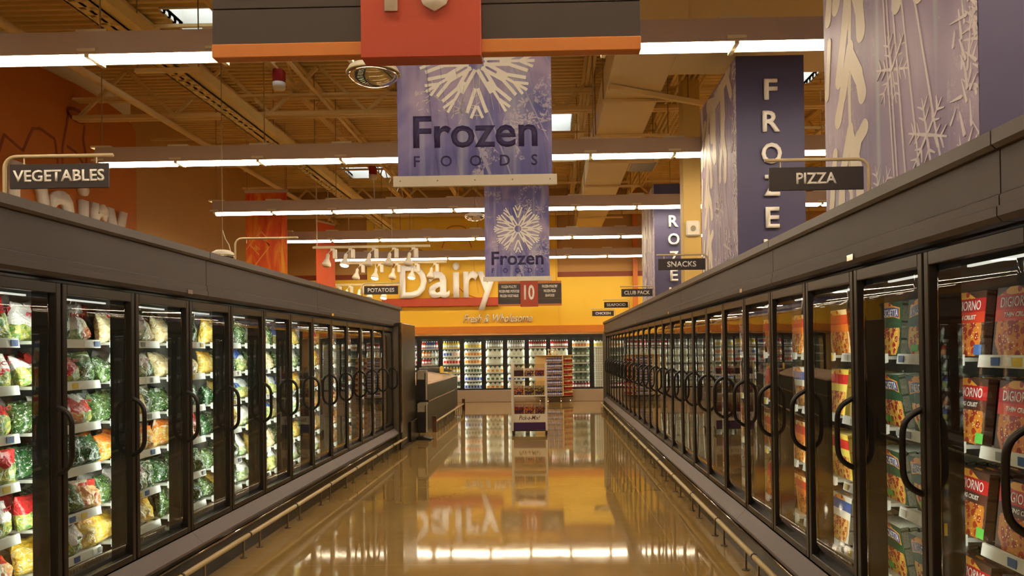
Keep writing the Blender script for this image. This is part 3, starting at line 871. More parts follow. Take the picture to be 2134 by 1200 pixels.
def left_goods():
    r = random.Random(21)
    mix = {0: ['red and white','red and white','white','red','red and white'],
           1: ['red and white','white','red and white','clear green','red'],
           2: ['clear green','white','clear green','yellow'],
           3: ['clear green','tan','clear green','dark green'],
           4: ['clear green','yellow','dark green','clear green'],
           5: ['blue and white','yellow','clear green','white'],
           6: ['blue and white','clear green','tan','blue and white'],
           7: ['clear green','yellow','white','tan'],
           8: ['red','yellow','white','red'], 9: ['red','white','red','orange'], 10: ['red','white','orange','red'],
           11: ['white','red','orange','white'], 12: ['white','blue and white','red','white']}
    over = {(1,3): ['dark green']*4, (1,5): ['yellow','tan','red and white','white'], (2,2): ['clear green','clear green','yellow','yellow'], (2,1): ['clear green','white','white','white'],
            (2,3): ['orange']*4, (2,4): ['clear green','white','clear green','white'], (2,5): ['yellow','tan','orange','tan'], (3,1): ['tan']*4, (3,3): ['orange','tan','orange','red'], (4,0): ['yellow','yellow','clear green','clear green'],
            (3,0): ['tan','clear green','dark green','clear green'], (2,0): ['tan','red and white','red and white','white']}
    for di in range(13):
        yc = 4.2184+(di-.5)*DW
        for si, z in enumerate(SHELF_L):
            kinds = list(over.get((di, si), mix[di]))
            if (di, si) not in over: r.shuffle(kinds)
            n = 5 if di < 3 else (4 if di < 7 else 2)
            for k in range(n):
                kd = kinds[k % len(kinds)]
                var = r.randrange(5)
                yy = yc+(k-(n-1)/2)*(.66/n)+r.uniform(-.012,.012)
                if n == 2: yy = yc-.24+.19*k
                hs = min(1.0, (.245 if si else .27)/.25*.93)*r.uniform(.84,.98)
                o = put('vegetable_bag', get_bag(kd, var), None, (XL-.25-r.uniform(0,.03), yy, z), (r.uniform(.05,.3)*-1, r.uniform(-.10,.10), -PI/2+PI+r.uniform(-.35,.35)), (1.12, 1.12, hs))
                if di < 3 and kd in ('red and white', 'white') and si in (0, 1, 2, 4):
                    letters('lettering', 'PICT', M['redtext'], o, (.01, -.054, .165), w=.085, h=.026, extrude=.002, bold=.02)
                tag(o, '%s vegetable bag, %s from the near side, %s shelf, %s left freezer door' % (kd, ORD[k], SHN[si], ORD[di]), 'bag', 'vegetable bags in the left freezers')
            if di < 4:
                for k in range(3 if di < 3 else 2):
                    kd = kinds[(k*2+1) % len(kinds)]
                    o = put('vegetable_bag', get_bag(kd, (k+si) % 5), None, (XL-.41, yc+(k-1)*.23, z), (-.15, r.uniform(-.2,.2), PI/2+r.uniform(-.4,.4)), (1.1, 1.0, .82 if si else 1.05))
                    tag(o, '%s vegetable bag, %s of the back row, %s shelf, %s left freezer door' % (kd, ORD[k], SHN[si], ORD[di]), 'bag', 'vegetable bags in the left freezers')
left_goods()

# pizza cartons: local front is +y
PBW, PBH, PBT = .30, .285, .042
BOXM = {}
def get_box(kind, w, h, t):
    k = (kind, w, h, t)
    if k not in BOXM:
        mb = MB()
        vs = [(-w/2,-t/2,0),(w/2,-t/2,0),(w/2,t/2,0),(-w/2,t/2,0),(-w/2,-t/2,h),(w/2,-t/2,h),(w/2,t/2,h),(-w/2,t/2,h)]
        mb.add(vs, [(3,2,6,7)], 0); mb.f[-1] = [2,3,7,6]
        mb.add(vs, [(0,3,2,1),(4,5,6,7),(0,1,5,4),(1,2,6,5),(3,0,4,7)], 1)
        me = bpy.data.meshes.new('pizza_carton')
        # weld the two vertex sets
        me.from_pydata(vs, [], [(2,3,7,6),(0,3,2,1),(4,5,6,7),(0,1,5,4),(1,2,6,5),(3,0,4,7)])
        me.materials.append(PZ[kind]); me.materials.append(SP[kind])
        for i, p in enumerate(me.polygons): p.material_index = 0 if i == 0 else 1
        bm = bmesh.new(); bm.from_mesh(me); bmesh.ops.recalc_face_normals(bm, faces=bm.faces)
        bmesh.ops.bevel(bm, geom=[e for e in bm.edges], offset=.002, segments=1, affect='EDGES'); bm.to_mesh(me); bm.free()
        BOXM[k] = me
    return BOXM[k]
def right_goods():
    r = random.Random(5)
    plan = {0: ['red','red','brown and red','brown and red'], 1: ['dark green','dark green','dark green','dark green'], 2: ['orange','yellow','yellow','white'],
            3: ['orange','white','orange','orange'], 4: ['orange','red','orange','red'], 5: ['red','white','orange','yellow'], 6: ['white','red','orange','white'],
            7: ['orange','yellow','white','red'], 8: ['yellow','orange','red','white'], 9: ['red','white','orange','yellow'], 10: ['white','orange','yellow','red'], 11: ['orange','red','white','white'], 12: ['red','orange','yellow','white']}
    for di in range(13):
        bd = 3.364+di*DW
        deep = 6 if di < 2 else (3 if di < 6 else 2)
        for si, z in enumerate(SHELF_R):
            kd = plan[di][si]
            for col in range(2):
                kk = kd
                if di == 0 and si == 1: kk = ['brown and red','red'][col]
                y = bd+(.125 if col == 0 else -.255)
                dr = di+1 if col == 0 else di      # the door this stack stands behind
                wob = r.uniform(-.05, .05)
                for k in range(deep):
                    tilt = (.11+.012*k) if di == 0 else (-.17 if di == 1 and si else (.06 if di == 1 else -.10+.2*((di+si) % 2)))
                    xx = XR+.235+(.04 if tilt < 0 else 0)+k*.049
                    # carton front faces -x (towards the aisle)
                    o = put('pizza_carton', get_box(kk, PBW-.004*(k % 2), PBH, PBT), None, (xx, y+r.uniform(-.006,.006), z+.004), (0,0,0))
                    o.rotation_mode = 'XYZ'
                    o.matrix_world = Matrix.Translation((xx, y, z+.004)) @ Matrix.Rotation(PI/2+wob*.6, 4, 'Z') @ Matrix.Rotation(tilt, 4, 'X')
                    tag(o, '%s carton, %s from the front, %s stack, %s shelf, %s right freezer door' % (kk, ORD[k], ['near','far'][col], ['top','second','third','bottom'][si], ORD[dr]), 'food carton', 'frozen food cartons in the right freezers')
                    if k == 0 and di in (0, 1):
                        yy = PBT/2+.0006
                        if kk != 'dark green':
                            letters('lettering', 'DIGIORNO', M['tagwhite'], o, (0, yy, .222), PI, w=.23, h=.042, extrude=.0006, bold=.004)
                            letters('lettering', 'THIN CRUST' if kk == 'red' else 'RISING CRUST', M['tagwhite'], o, (0, yy, .170), PI, w=.17, h=.020, extrude=.0006, bold=.025, shear=.15)
                            MB().box(-.15, -.09, yy, yy+.0006, .006, .05).build('blue_label' if kk == 'red' else 'label_patch', M['tagblue'] if kk == 'red' else M['greenlabel'], o)
                        else:
                            prof = [(-.13,.19),(-.06,.203),(.06,.203),(.13,.19),(.125,.25),(.06,.262),(-.06,.262),(-.125,.25)]
                            MB().prism(prof, yy, yy+.0006, 'y').build('badge', mat('badge_orange', C(226,150,40), .4) if 'badge_orange' not in bpy.data.materials else bpy.data.materials['badge_orange'], o)
                            prof = [(x*.93, .226+(zz-.226)*.8) for x, zz in prof]
                            MB().prism(prof, yy+.0007, yy+.0012, 'y').build('badge_field', mat('badge_blue', C(64,66,130), .4) if 'badge_blue' not in bpy.data.materials else bpy.data.materials['badge_blue'], o)
                            letters('lettering', 'FRESCHETTA', M['tagwhite'], o, (0, yy+.0014, .226), PI, w=.215, h=.038, extrude=.0006, bold=.006)
                            MB().box(.03, .10, yy, yy+.0006, .02, .055).build('label_patch', M['greenlabel'], o)
right_goods()

# ------------------------------------------------------------------ dairy coolers
def dairy():
    X0, P, n = -4.966-.711, .711, 11
    Y = 25.60
    t = thing('dairy_cooler', 'long bank of black framed glass dairy coolers along the back wall', 'cooler', (X0+n*P/2, Y, 0))
    h = n*P/2
    MB().box(-h, h, -.14, .9, .0, .40).build('base', M['dairybase'], t, bevel=.01)
    MB().box(-h, h, -.02, .06, .401, .45).box(-h, h, -.02, .06, 2.09, 2.185).build('frame', M['black'], t)
    MB().box(-h, h, .96, .99, .42, 2.18).box(-h, h, .07, .98, .402, .42).box(-h, h, .07, .98, 2.15, 2.18).build('liner', M['dairydark'], t)
    mu = MB().box(-.06, .06, -.022, .10, .42, 2.16).mesh('mullion', M['black'])
    led = MB().box(-.045, .045, .101, .108, .5, 2.1).mesh('light_strip', M['dairyled'])
    gp = MB().box(-P/2+.06, P/2-.06, .0, .012, .45, 2.09).mesh('glass_pane', M['glassdairy'])
    fr = MB().box(-P/2+.055, -P/2+.075, -.03, .0, .45, 2.09).box(P/2-.075, P/2-.055, -.03, .0, .45, 2.09).mesh('door', M['black'])
    hd = MB().tube([(P/2-.07,-.03,1.1),(P/2-.07,-.06,1.12),(P/2-.07,-.06,1.36),(P/2-.07,-.03,1.38)], .01, 6).mesh('handle', M['handle'], smooth=True)
    SZ = [1.775, 1.505, 1.25, .96, .69, .425]
    sh = MB().box(-P/2+.03, P/2-.03, .13, .7, -.02, 0).box(-P/2+.03, P/2-.03, .115, .13, -.03, .012).mesh('shelf', M['rail'])
    for i in range(n+1):
        m = put('mullion', mu, t, (-h+i*P, 0, 0)); put('light_strip', led, m)
    for i in range(n):
        x = -h+(i+.5)*P
        d = put('door', fr, t, (x,0,0)); put('glass_pane', gp, d); put('handle', hd, d)
        for z in SZ: put('shelf', sh, t, (x, 0, z))
    # stock
    def jug():
        mb = MB()
        mb.prism([(-.075,0),(.075,0),(.075,.14),(.03,.205),(-.03,.205),(-.075,.14)], -.07, .07, 'y')
        mb.lathe([(.022,.2),(.022,.23)], n=8, mi=1)
        mb.box(-.045,.045,-.072,-.0705,.03,.10, 2)
        return mb
    def bottle(ht=.24, r=.045):
        return MB().lathe([(r,0),(r,ht*.62),(r*.4,ht*.86),(r*.4,ht*.9)], n=10).lathe([(r*.45,ht*.9),(r*.45,ht)], n=8, mi=1).lathe([(r*1.02,ht*.2),(r*1.02,ht*.5)], n=10, mi=2)
    def carton():
        return MB().box(-.05,.05,-.05,.05,0,.17).prism([(-.05,.17),(.05,.17),(.008,.215),(-.008,.215)], -.05, .05, 'y', 1).box(-.04,.04,-.052,-.0505,.03,.12,2)
    def crate():
        mb = MB().box(-.16,.16,-.1,.1,0,.25)
        for k in range(4):
            for j in range(4): mb.box(-.14+.075*k,-.09+.075*k,-.103,-.1005,.02+j*.058,.055+j*.058,1)
        return mb
    cm = {}
    def col(c):
        if c not in cm: cm[c] = mat('stock_%02x%02x%02x' % c, C(*c), .35)
        return cm[c]
    W_ = (236,232,214); K = {}
    def item(kind, c1, c2, c3):
        k = (kind, c1, c2, c3)
        if k not in K:
            mb = {'jug': jug, 'bottle': bottle, 'carton': carton, 'crate': crate, 'short': lambda: bottle(.2, .05)}[kind]()
            K[k] = mb.mesh(NAME[kind], [col(c1), col(c2), col(c3)], smooth=False)
        return K[k]
    NAME = {'jug': 'milk_jug', 'bottle': 'drink_bottle', 'carton': 'drink_carton', 'crate': 'milk_crate', 'short': 'drink_bottle'}
    CN = {(196,40,34): 'red', (60,80,160): 'blue', (226,130,40): 'orange', (230,190,50): 'yellow', W_: 'white', (150,40,40): 'dark red', (170,160,150): 'grey', (200,206,196): 'pale', (84,96,74): 'dark green', (238,238,230): 'white', (224,170,160): 'pink', (120,70,120): 'purple'}
    B = lambda c: ('bottle', c, (236,236,230), (236,236,230))
    S = lambda c: ('short', c, (236,236,230), (230,230,230))
    J = lambda lab: ('jug', W_, lab, lab)
    CT = lambda c, l: ('carton', c, (238,238,230), l)
    red, blue, orange, yellow, dred, grey, pale, dgr, wh, pink, purple = (196,40,34), (60,80,160), (226,130,40), (230,190,50), (150,40,40), (170,160,150), (200,206,196), (84,96,74), (238,238,230), (224,170,160), (120,70,120)
    plan = [
      [[S(grey),S(grey),S(purple)], [CT(wh,purple)], [CT(wh,red)], [CT(wh,purple)], [CT(wh,red)], [S(yellow)]],
      [[B(red),B(blue),B(blue),B(red)], [S(orange),S(orange),S(pale),S(pale)], [S(red),S(red),S(pale),S(pale)], [S(red),S(pink)], [S(pink)], [S(yellow)]],
      [[B(yellow)], [CT(wh,blue),CT(wh,pink)], [CT(wh,red)], [S(yellow)], [CT(wh,pink)], [S(yellow),S(dgr)]],
      [[CT(wh,yellow)], [CT(wh,orange)], [CT(wh,orange)], [CT(wh,dgr)], [CT(wh,blue)], [CT(wh,blue)]],
      [[B(grey)], [J(wh)], [J(wh)], [J(orange)], [J(dgr)], [J(orange)]],
      [[B(grey)], [J(pale)], [J(pale)], [J(pale)], [J(blue)], [J(pale)]],
      [[B(dred)], [J(pale)], [J(pale)], [J(pale)], [J(wh)], [J(wh)]],
      [[B(red),B(dred)], [J(pale)], [J(pale)], [J(pale)], [J(wh)], [J(wh)]],
      [[CT(wh,orange)], [('jug', dgr, grey, grey)], [('jug', dgr, grey, grey)], [('jug', dgr, grey, grey)], [('jug', dgr, grey, grey)], [S(dred)]],
      [[CT(wh,yellow)], [('crate', wh, grey, grey)], [('crate', wh, grey, grey)], [('crate', wh, grey, grey)], [('crate', wh, grey, grey)], [('crate', wh, grey, grey)]]]
    for i in range(10):
        xc = X0+(i+1.5)*P
        for si, z in enumerate(SZ):
            lst = plan[i][si]; kind = lst[0][0]
            nn = {'jug': 4, 'bottle': 8, 'short': 6, 'carton': 6, 'crate': 2}[kind]
            for k in range(nn):
                it = lst[k*len(lst)//nn]
                w_ = .60
                o = put(NAME[it[0]], item(*it), None, (xc-w_/2+(k+.5)*w_/nn, Y+.235, z+.001))
                base = it[1]
                if it[0] == 'carton': nm = 'white %s-labelled carton' % CN[it[3]] if it[3] in CN else 'white carton'
                elif it[0] == 'jug': nm = ('dark green' if base == dgr else 'white')+' milk jug'
                elif it[0] == 'crate': nm = 'white plastic crate'
                else: nm = CN[base]+' drink bottle'
                tag(o, '%s, %s from the left, %s shelf, %s dairy cooler door' % (nm, ORD[k], SHN[si], ORD[i]), {'jug':'jug','bottle':'bottle','short':'bottle','carton':'carton','crate':'crate'}[it[0]], 'stock in the dairy coolers')
dairy()

# ------------------------------------------------------------------ hanging signs and banners
def aisle_sign(Y, label, near):
    t = thing('aisle_sign', label, 'sign', (-.53, Y+.05, 3.004), group='aisle ten hanging signs')
    top = .735
    MB().box(-.93, .95, -.02, .02, .062, .215).box(-.93, .95, -.02, .02, .219, .46).box(-.93, .95, -.02, .02, .464, top-.071).build('board', M['signdark'], t, bevel=.002)
    MB().box(-.93, .95, -.03, .03, 0, .06).build('lower_band', M['signorange'], t, bevel=.003)
    MB().box(-.93, .95, -.03, .03, top-.07, top).build('upper_band', M['signorange'], t, bevel=.003)
    MB().box(-.267, .257, -.05, .05, -.022, top+.02).build('number_block', M['signred'], t, bevel=.004)
    letters('number', '10', M['letter'], t, (-.005, -.0501, .398), w=.31, h=.45, extrude=.012, bold=.025)
    for i, s in enumerate(('FROZEN POULTRY', 'FROZEN FRIES / POTATOES', 'FROZEN VEGETABLES')):
        letters('lettering', s, M['letter'], t, (-.6, -.0205, .575-.135*i), w=[.46,.60,.55][i], h=.082, extrude=.004, bold=.03)
    for i, s in enumerate(('FROZEN POULTRY', 'FROZEN PIZZA', 'SEAFOOD')):
        letters('lettering', s, M['letter'], t, (.605, -.0205, .575-.135*i), w=[.46,.36,.28][i], h=.082, extrude=.004, bold=.03)
    for x in (-.8, .8):
        MB().tube([(x,0,top),(x,0,DECK-2.99)], .006, 6).build('hanger_wire', M['cable'], t)
aisle_sign(3.35, 'large aisle 10 sign hanging nearest at the top of the view', True)
aisle_sign(23.0, 'small distant aisle 10 sign hanging before the amber wall', False)

def snowflake(R):
    mb = MB(); q = [0.0]
    for k in range(12):
        a = k*PI/6
        def P(r, t):
            q[0] += .5; return (r*math.cos(a)*R-t*math.sin(a)*R, -.0002*(int(q[0]) % 21), r*math.sin(a)*R+t*math.cos(a)*R)
        for s in (-1, 1):
            mb.bar(P(.13, s*.052), P(.60, s*.052), .002, .066*R)
            mb.bar(P(.46, s*.02), P(.88, s*.17), .002, .062*R)
            mb.bar(P(.76, s*.01), P(.97, s*.10), .002, .05*R)
        mb.bar(P(.40, 0), P(1.0, 0), .002, .05*R)
    return mb
def snow_banner(Y, label):
    t = thing('hanging_banner', label, 'banner', (-.557, Y, 3.0), group='frozen foods hanging banners')
    MB().box(-.608, .608, -.006, .006, .075, 2.15).build('fabric', M['banner1'], t)
    MB().box(-.645, .645, -.018, .018, 0, .085).build('bottom_rail', M['white'], t, bevel=.003)
    MB().box(-.645, .645, -.018, .018, 2.14, 2.22).build('top_rail', M['white'], t, bevel=.003)
    for k in range(5):
        MB().lathe([(.006,0),(.005,.003)], n=8).xf(lambda p: Vector((p.x, -.018-p.z, p.y))).build('screw', M['post'], t, (-.59+.295*k, 0, .045))
    fl = snowflake(.46).xf(lambda p: Vector((p.x, p.y-.0078, p.z))).build('snowflake', M['letter'], t, (.02, 0, .98))
    st = MB(); q_ = 0
    def curve(p0, p1, p2, wd):
        pr = None
        for i in range(13):
            u = i/12; x = (1-u)**2*p0[0]+2*u*(1-u)*p1[0]+u*u*p2[0]; z = (1-u)**2*p0[1]+2*u*(1-u)*p1[1]+u*u*p2[1]
            if pr: st.bar((pr[0], -.0066, pr[1]), (x, -.0066, z), .0006, wd)
            pr = (x, z)
    for p0, p1, p2, wd in (((-.05,1.6),(.25,1.1),(.58,.35),.010), ((.36,1.15),(.50,.8),(.575,.09),.009), ((.2,2.1),(.4,1.3),(.60,.95),.008), ((-.40,2.1),(-.42,1.0),(-.28,.09),.030), ((-.30,2.1),(-.34,1.0),(-.12,.09),.018), ((-.2,1.2),(-.1,.6),(.12,.09),.022), ((-.05,1.1),(.1,.6),(.28,.09),.012)):
        curve(p0, p1, p2, wd)
    st.build('streak_pattern', M['streak'], t)['kind'] = 'stuff'
    fc = MB(); rr = random.Random(4)
    for cx, cz, R_ in ((.42,.52,.14), (.40,1.32,.16), (-.33,.72,.13), (-.1,.62,.12), (.12,1.5,.12)):
        for k in range(26):
            a = rr.uniform(0, 2*PI); d = rr.random()*R_; l_ = rr.uniform(.02,.05)
            x = cx+d*math.cos(a); z = cz+d*math.sin(a); b = a+rr.choice((-1,1))*rr.uniform(.3,1.0)
            x1 = max(-.59, min(.59, x+l_*math.cos(b))); fc.bar((x, -.0067, z), (x1, -.0067, z+l_*math.sin(b)), .0005, .008)
    fc.build('frost_pattern', M['frost'], t)['kind'] = 'stuff'
    letters('lettering', 'Frozen', M['navytext'], t, (.005, -.0072, .43), w=.98, h=.255, extrude=.001, bold=.018)
    for i, ch in enumerate('FOODS'):
        letters('letter', ch, M['navytext'], t, (-.458+.2315*i, -.0065, .20), h=.085, extrude=.001, bold=.01)
    for x in (-.6, .6):
        MB().tube([(x,0,2.22),(x,0,DECK-3.01)], .005, 6).build('hanger_wire', M['cable'], t)
snow_banner(6.1, 'purple snowflake Frozen Foods banner hanging nearer the camera')
snow_banner(14.6, 'purple snowflake Frozen Foods banner hanging farther down the aisle')

def pylon(ya, yb, label):
    X0, X1 = 2.262, 3.06
    t = thing('snow_pylon', label, 'sign tower', ((X0+X1)/2, (ya+yb)/2, 0), group='boxed frozen sign towers')
    hx = (X1-X0)/2; hy = (yb-ya)/2
    MB().box(-hx+.01, hx-.01, -hy+.01, hy-.01, 0, 5.14).build('core', M['navy'], t)
    f = MB().box(-hx, -hx+.009, -hy+.004, hy-.004, 0, 5.15).build('snow_panel', M['snowface'], t)
    fl = MB(); fr = MB(); rr = random.Random(int(ya*10)); X = -hx-.0012; cnt = [0]
    def cap(p, q, w0, w1, mb=fl):
        n = 8; d = Vector((q[0]-p[0], q[1]-p[1])); a = math.atan2(d.y, d.x); pts = []
        for i in range(n+1):
            t = a+PI/2+PI*i/n; pts.append((p[0]+w0*math.cos(t), p[1]+w0*math.sin(t)))
        for i in range(n+1):
            t = a-PI/2+PI*i/n; pts.append((q[0]+w1*math.cos(t), q[1]+w1*math.sin(t)))
        pts = [(max(-hy+.01, min(hy-.01, y)), max(.05, min(5.14, z))) for y, z in pts]
        cnt[0] += 1; xo = X-.00012*(cnt[0] % 50)
        fl_ = [(xo, y, z) for y, z in pts]+[(X+.001, y, z) for y, z in pts]; m = len(pts)
        mb.add(fl_, [tuple(range(m)), tuple(range(2*m-1, m-1, -1))]+[(i, (i+1) % m, m+(i+1) % m, m+i) for i in range(m)])
    def finger(pts, w):
        for i in range(len(pts)-1):
            p, q = pts[i], pts[i+1]
            cap((hy-2*hy*p[0], p[1]), (hy-2*hy*q[0], q[1]), w*(1-.25*i/len(pts)) if i else w, w*1.05)
    F = [([(.26,5.12),(.25,4.5),(.23,3.6),(.235,2.3)], .022), ([(.26,4.9),(.18,4.55),(.12,4.35)], .06), ([(.26,4.6),(.20,4.1),(.14,3.75)], .05), ([(.25,4.5),(.32,4.15),(.33,3.95)], .055),
         ([(.24,3.9),(.17,3.6),(.13,3.45)], .05), ([(.24,3.85),(.31,3.65),(.335,3.5)], .05), ([(.235,3.3),(.16,3.0),(.15,2.8)], .045), ([(.235,3.25),(.30,2.95),(.31,2.7)], .05), ([(.235,2.9),(.30,3.2),(.35,3.25)], .045),
         ([(.26,5.05),(.42,4.95),(.60,5.0),(.82,5.12)], .075), ([(.42,4.95),(.43,4.5),(.44,4.25)], .075), ([(.34,4.95),(.36,4.55)], .06), ([(.66,5.0),(.68,4.6),(.66,4.35)], .085), ([(.66,4.4),(.60,4.1),(.585,3.9)], .05), ([(.67,4.4),(.73,4.1),(.72,3.85)], .06),
         ([(.06,5.1),(.09,4.7),(.05,4.3)], .045), ([(.08,4.6),(.16,4.85)], .045), ([(.10,3.2),(.06,2.8),(.08,2.4)], .035), ([(.06,4.1),(.03,3.7)], .03), ([(.78,5.1),(.88,4.8)], .05)]
    for pts, w in F: finger(pts, w*1.35)
    for k in range(150):
        e = rr.random()**3
        y = -hy+.03+.24*e; z = rr.uniform(2.2, 5.1); a = rr.uniform(0, PI); l_ = rr.uniform(.03, .09)
        cap((y-l_*math.cos(a), z-l_*math.sin(a)), (y+l_*math.cos(a), z+l_*math.sin(a)), .011, .003, fr)
    for cy, cz in ((-hy*.1, 3.5), (-hy*.5, 2.95), (hy*.1, 2.7)):
        for k in range(6):
            a = PI/3*k+.3
            cap((cy, cz), (cy+.24*math.cos(a), cz+.24*math.sin(a)), .012, .005, fr)
            for s2 in (-1, 1):
                for f in (.4, .7): cap((cy+.24*f*math.cos(a), cz+.24*f*math.sin(a)), (cy+.24*f*math.cos(a)+.08*math.cos(a+s2*.9), cz+.24*f*math.sin(a)+.08*math.sin(a+s2*.9)), .009, .004, fr)
    for k in range(5): cap((hy*.1-.05*k, 5.1), (-hy*.15-.12*k*k*.35, 2.3), .008, .008, fr)
    fl.build('crystal_pattern', M['crystal'], t); fr.build('frost_pattern', M['frost'], t)['kind'] = 'stuff'
    MB().box(-hx, hx, -hy, -hy+.009, 0, 5.15).build('front_panel', M['navy'], t)
    for i, ch in enumerate('FROZEN'):
        w_ = {'F': .155, 'R': .20, 'O': .235, 'Z': .19, 'E': .16, 'N': .21}[ch]
        letters('letter', ch, M['letter'], t, (0.0, -hy-.012, 4.74-.378*i), w=w_, h=.245, extrude=.03, bold=.02)
    return t
pylon(4.08, 6.32, 'tall snow-printed sign tower at the upper right, nearest')
pylon(9.22, 11.36, 'tall snow-printed sign tower behind the pizza sign')
pylon(16.35, 18.5, 'tall snow-printed sign tower behind the snacks sign')

def blade(word, Y, side, w_=.30, bare=False, dxp=0.0, dz=0.0):
    if side == 'L': xp, dx, zt = -3.255, 1, 2.905
    else: xp, dx, zt = 2.062, -1, 2.90
    xp += dxp; zt += dz
    t = thing('shelf_sign', ('%s hanging from a cream gooseneck on the %s freezers' % ('dark %s sign' % word.title(), 'left' if side == 'L' else 'right')) if not bare else 'bare cream gooseneck arm with empty hooks on the left freezers', 'sign', (xp, Y, 2.205), group='gooseneck product signs')
    zz = zt-2.205
    pts = [(0,0,0),(0,0,zz-.07)]+[(dx*.07*(1-math.cos(a)), 0, zz-.07+.07*math.sin(a)) for a in [PI/2*k/6 for k in range(1,7)]]+[(dx*.66,0,zz)]
    MB().tube(pts, .0115, 8).lathe([(.04,-.004),(.04,.006)], n=12).build('gooseneck', M['cream'], t, smooth=True)
    for x in (.12, .56):
        MB().tube([(dx*x,0,zz-.01),(dx*x,0,zz-.05)], .004, 6).build('hook', M['bracket'], t)
    if not bare:
        c = dx*.335
        MB().box(c-.30, c+.30, -.008, .008, zz-.195, zz-.048).build('board', M['sign'], t, bevel=.002)
        letters('lettering', word, M['letter'], t, (c, -.0082, zz-.12), w=w_, h=.072, extrude=.003, bold=.02)
blade('VEGETABLES', 4.6, 'L', .555)
blade('FISH', 8.05, 'L', bare=True)
blade('POTATOES', 13.6, 'L', .47)
blade('PIZZA', 5.0, 'R', .255); blade('SNACKS', 10.0, 'R', .37); blade('CLUB PACK', 15.0, 'R', .49); blade('SEAFOOD', 19.6, 'R', .47, dz=.03); blade('CHICKEN', 21.6, 'R', .42, dxp=-.19, dz=-.09)

def orange_banners():
    t = thing('hanging_banner', 'broad orange line-drawn banner hanging at the left', 'banner', (-6.54, 18.0, 3.3))
    MB().box(-.485, .485, -.006, .006, 0, 2.17).build('fabric', M['orangebanner'], t)
    MB().box(-.51, .51, -.015, .015, 2.14, 2.22).build('top_rail', M['housing'], t)
    ln = MB(); m = mat('orange_line', C(228,150,60), .6)
    def st(pts):
        for p, q in zip(pts[:-1], pts[1:]): ln.bar((p[0],-.009,p[1]), (q[0],-.009,q[1]), .004, .022)
    st([(-.48,.82),(-.22,1.15),(-.02,1.02),(.08,.9),(-.3,.42),(-.48,.3)]); st([(-.40,.95),(-.18,.70)]); st([(-.22,1.15),(-.12,1.24),(.02,1.08),(-.02,1.02)])
    st([(-.3,.88),(-.22,.8),(-.26,.92),(-.16,.82)]); st([(.08,.9),(.0,1.0)])
    ln.build('line_drawing', m, t)
    for x in (-.45, .45): MB().tube([(x,0,2.22),(x,0,DECK-3.31)], .005, 6).build('hanger_wire', M['cable'], t)
    t = thing('hanging_banner', 'narrow looking orange-red banner turned edgeways at the left', 'banner', (-6.1, 21.3, 3.35), 1.17)
    MB().box(-.40, .40, -.006, .006, 0, 1.92).build('fabric', noisy('red_orange_print', C(222,70,30), C(214,104,40), 3, .5), t)
    MB().box(-.42, .42, -.012, .012, 1.9, 1.95).build('top_rail', M['housing'], t)
    for x in (-.38, .38): MB().tube([(x,0,1.95),(x,0,DECK-3.36)], .005, 6).build('hanger_wire', M['cable'], t)
orange_banners()

# ------------------------------------------------------------------ track lights, domes
def tracks():
    specs = [(18.0, 4.15, -5.46, -2.71, [-5.02,-4.6,-4.05,-3.58,-3.12], [1]), (21.3, 4.15, -5.55, -2.76, [-5.15,-4.63,-4.15,-3.62,-3.1], [1,3]), (24.4, 3.82, -7.0, -4.65, [-6.62,-6.25,-5.85,-5.5,-5.05], [2,4])]
    for q, (Y, z, xa, xb, hs, lit) in enumerate(specs):
        t = thing('track_rail', ['cream lighting track, nearest of three at the left', 'cream lighting track before the large Dairy letters', 'cream lighting track low beside the potatoes sign'][q], 'light track', ((xa+xb)/2, Y, z), group='lighting tracks')
        L = (xb-xa)/2
        MB().box(-L, L, -.02, .02, -.03, .03).build('rail', M['cream'], t, bevel=.004)
        for x in (-L+.1, L*.35):
            MB().tube([(x,0,.03),(x,0,DECK-z-.01)], .014 if x < 0 else .006, 6).build('hanger_rod', M['cream'], t)
        for k, x in enumerate(hs):
            on = k in lit
            l_ = thing('track_spotlight', '%s white spotlight, %s from the left on the %s track' % ('lit' if on else 'unlit', ORD[k], ['nearest','middle','farthest'][q]), 'spotlight', (x, Y, z-.03), 0, 'track spotlights'); l_.scale = (1.25, 1.25, 1.25)
            MB().box(.03, .10, -.035, .035, -.19, -.02).build('transformer', M['white'], l_, bevel=.008)
            MB().box(-.015, .05, -.015, .015, -.035, 0).build('clip', M['white'], l_)
            MB().tube([(.03,0,-.03),(-.02,0,-.05),(-.055,0,-.085),(-.04,0,-.13)], .006, 6).build('lead', M['white'], l_, smooth=True)
            tl = (-.25, .12, 0)
            MB().lathe([(.02,.0),(.032,-.02),(.034,-.10),(.05,-.13),(.082,-.19),(.088,-.225),(.08,-.23)], (-.04,0,-.11), 16).build('shade', M['white'], l_, rot=(tl[0]*.8, tl[1], 0), smooth=True)
            MB().lathe([(.078,-.231),(.06,-.25),(.02,-.258)], (-.04,0,-.11), 14).build('bulb', M['bulb'] if on else M['bulboff'], l_, rot=(tl[0]*.8, tl[1], 0), smooth=True)
tracks()
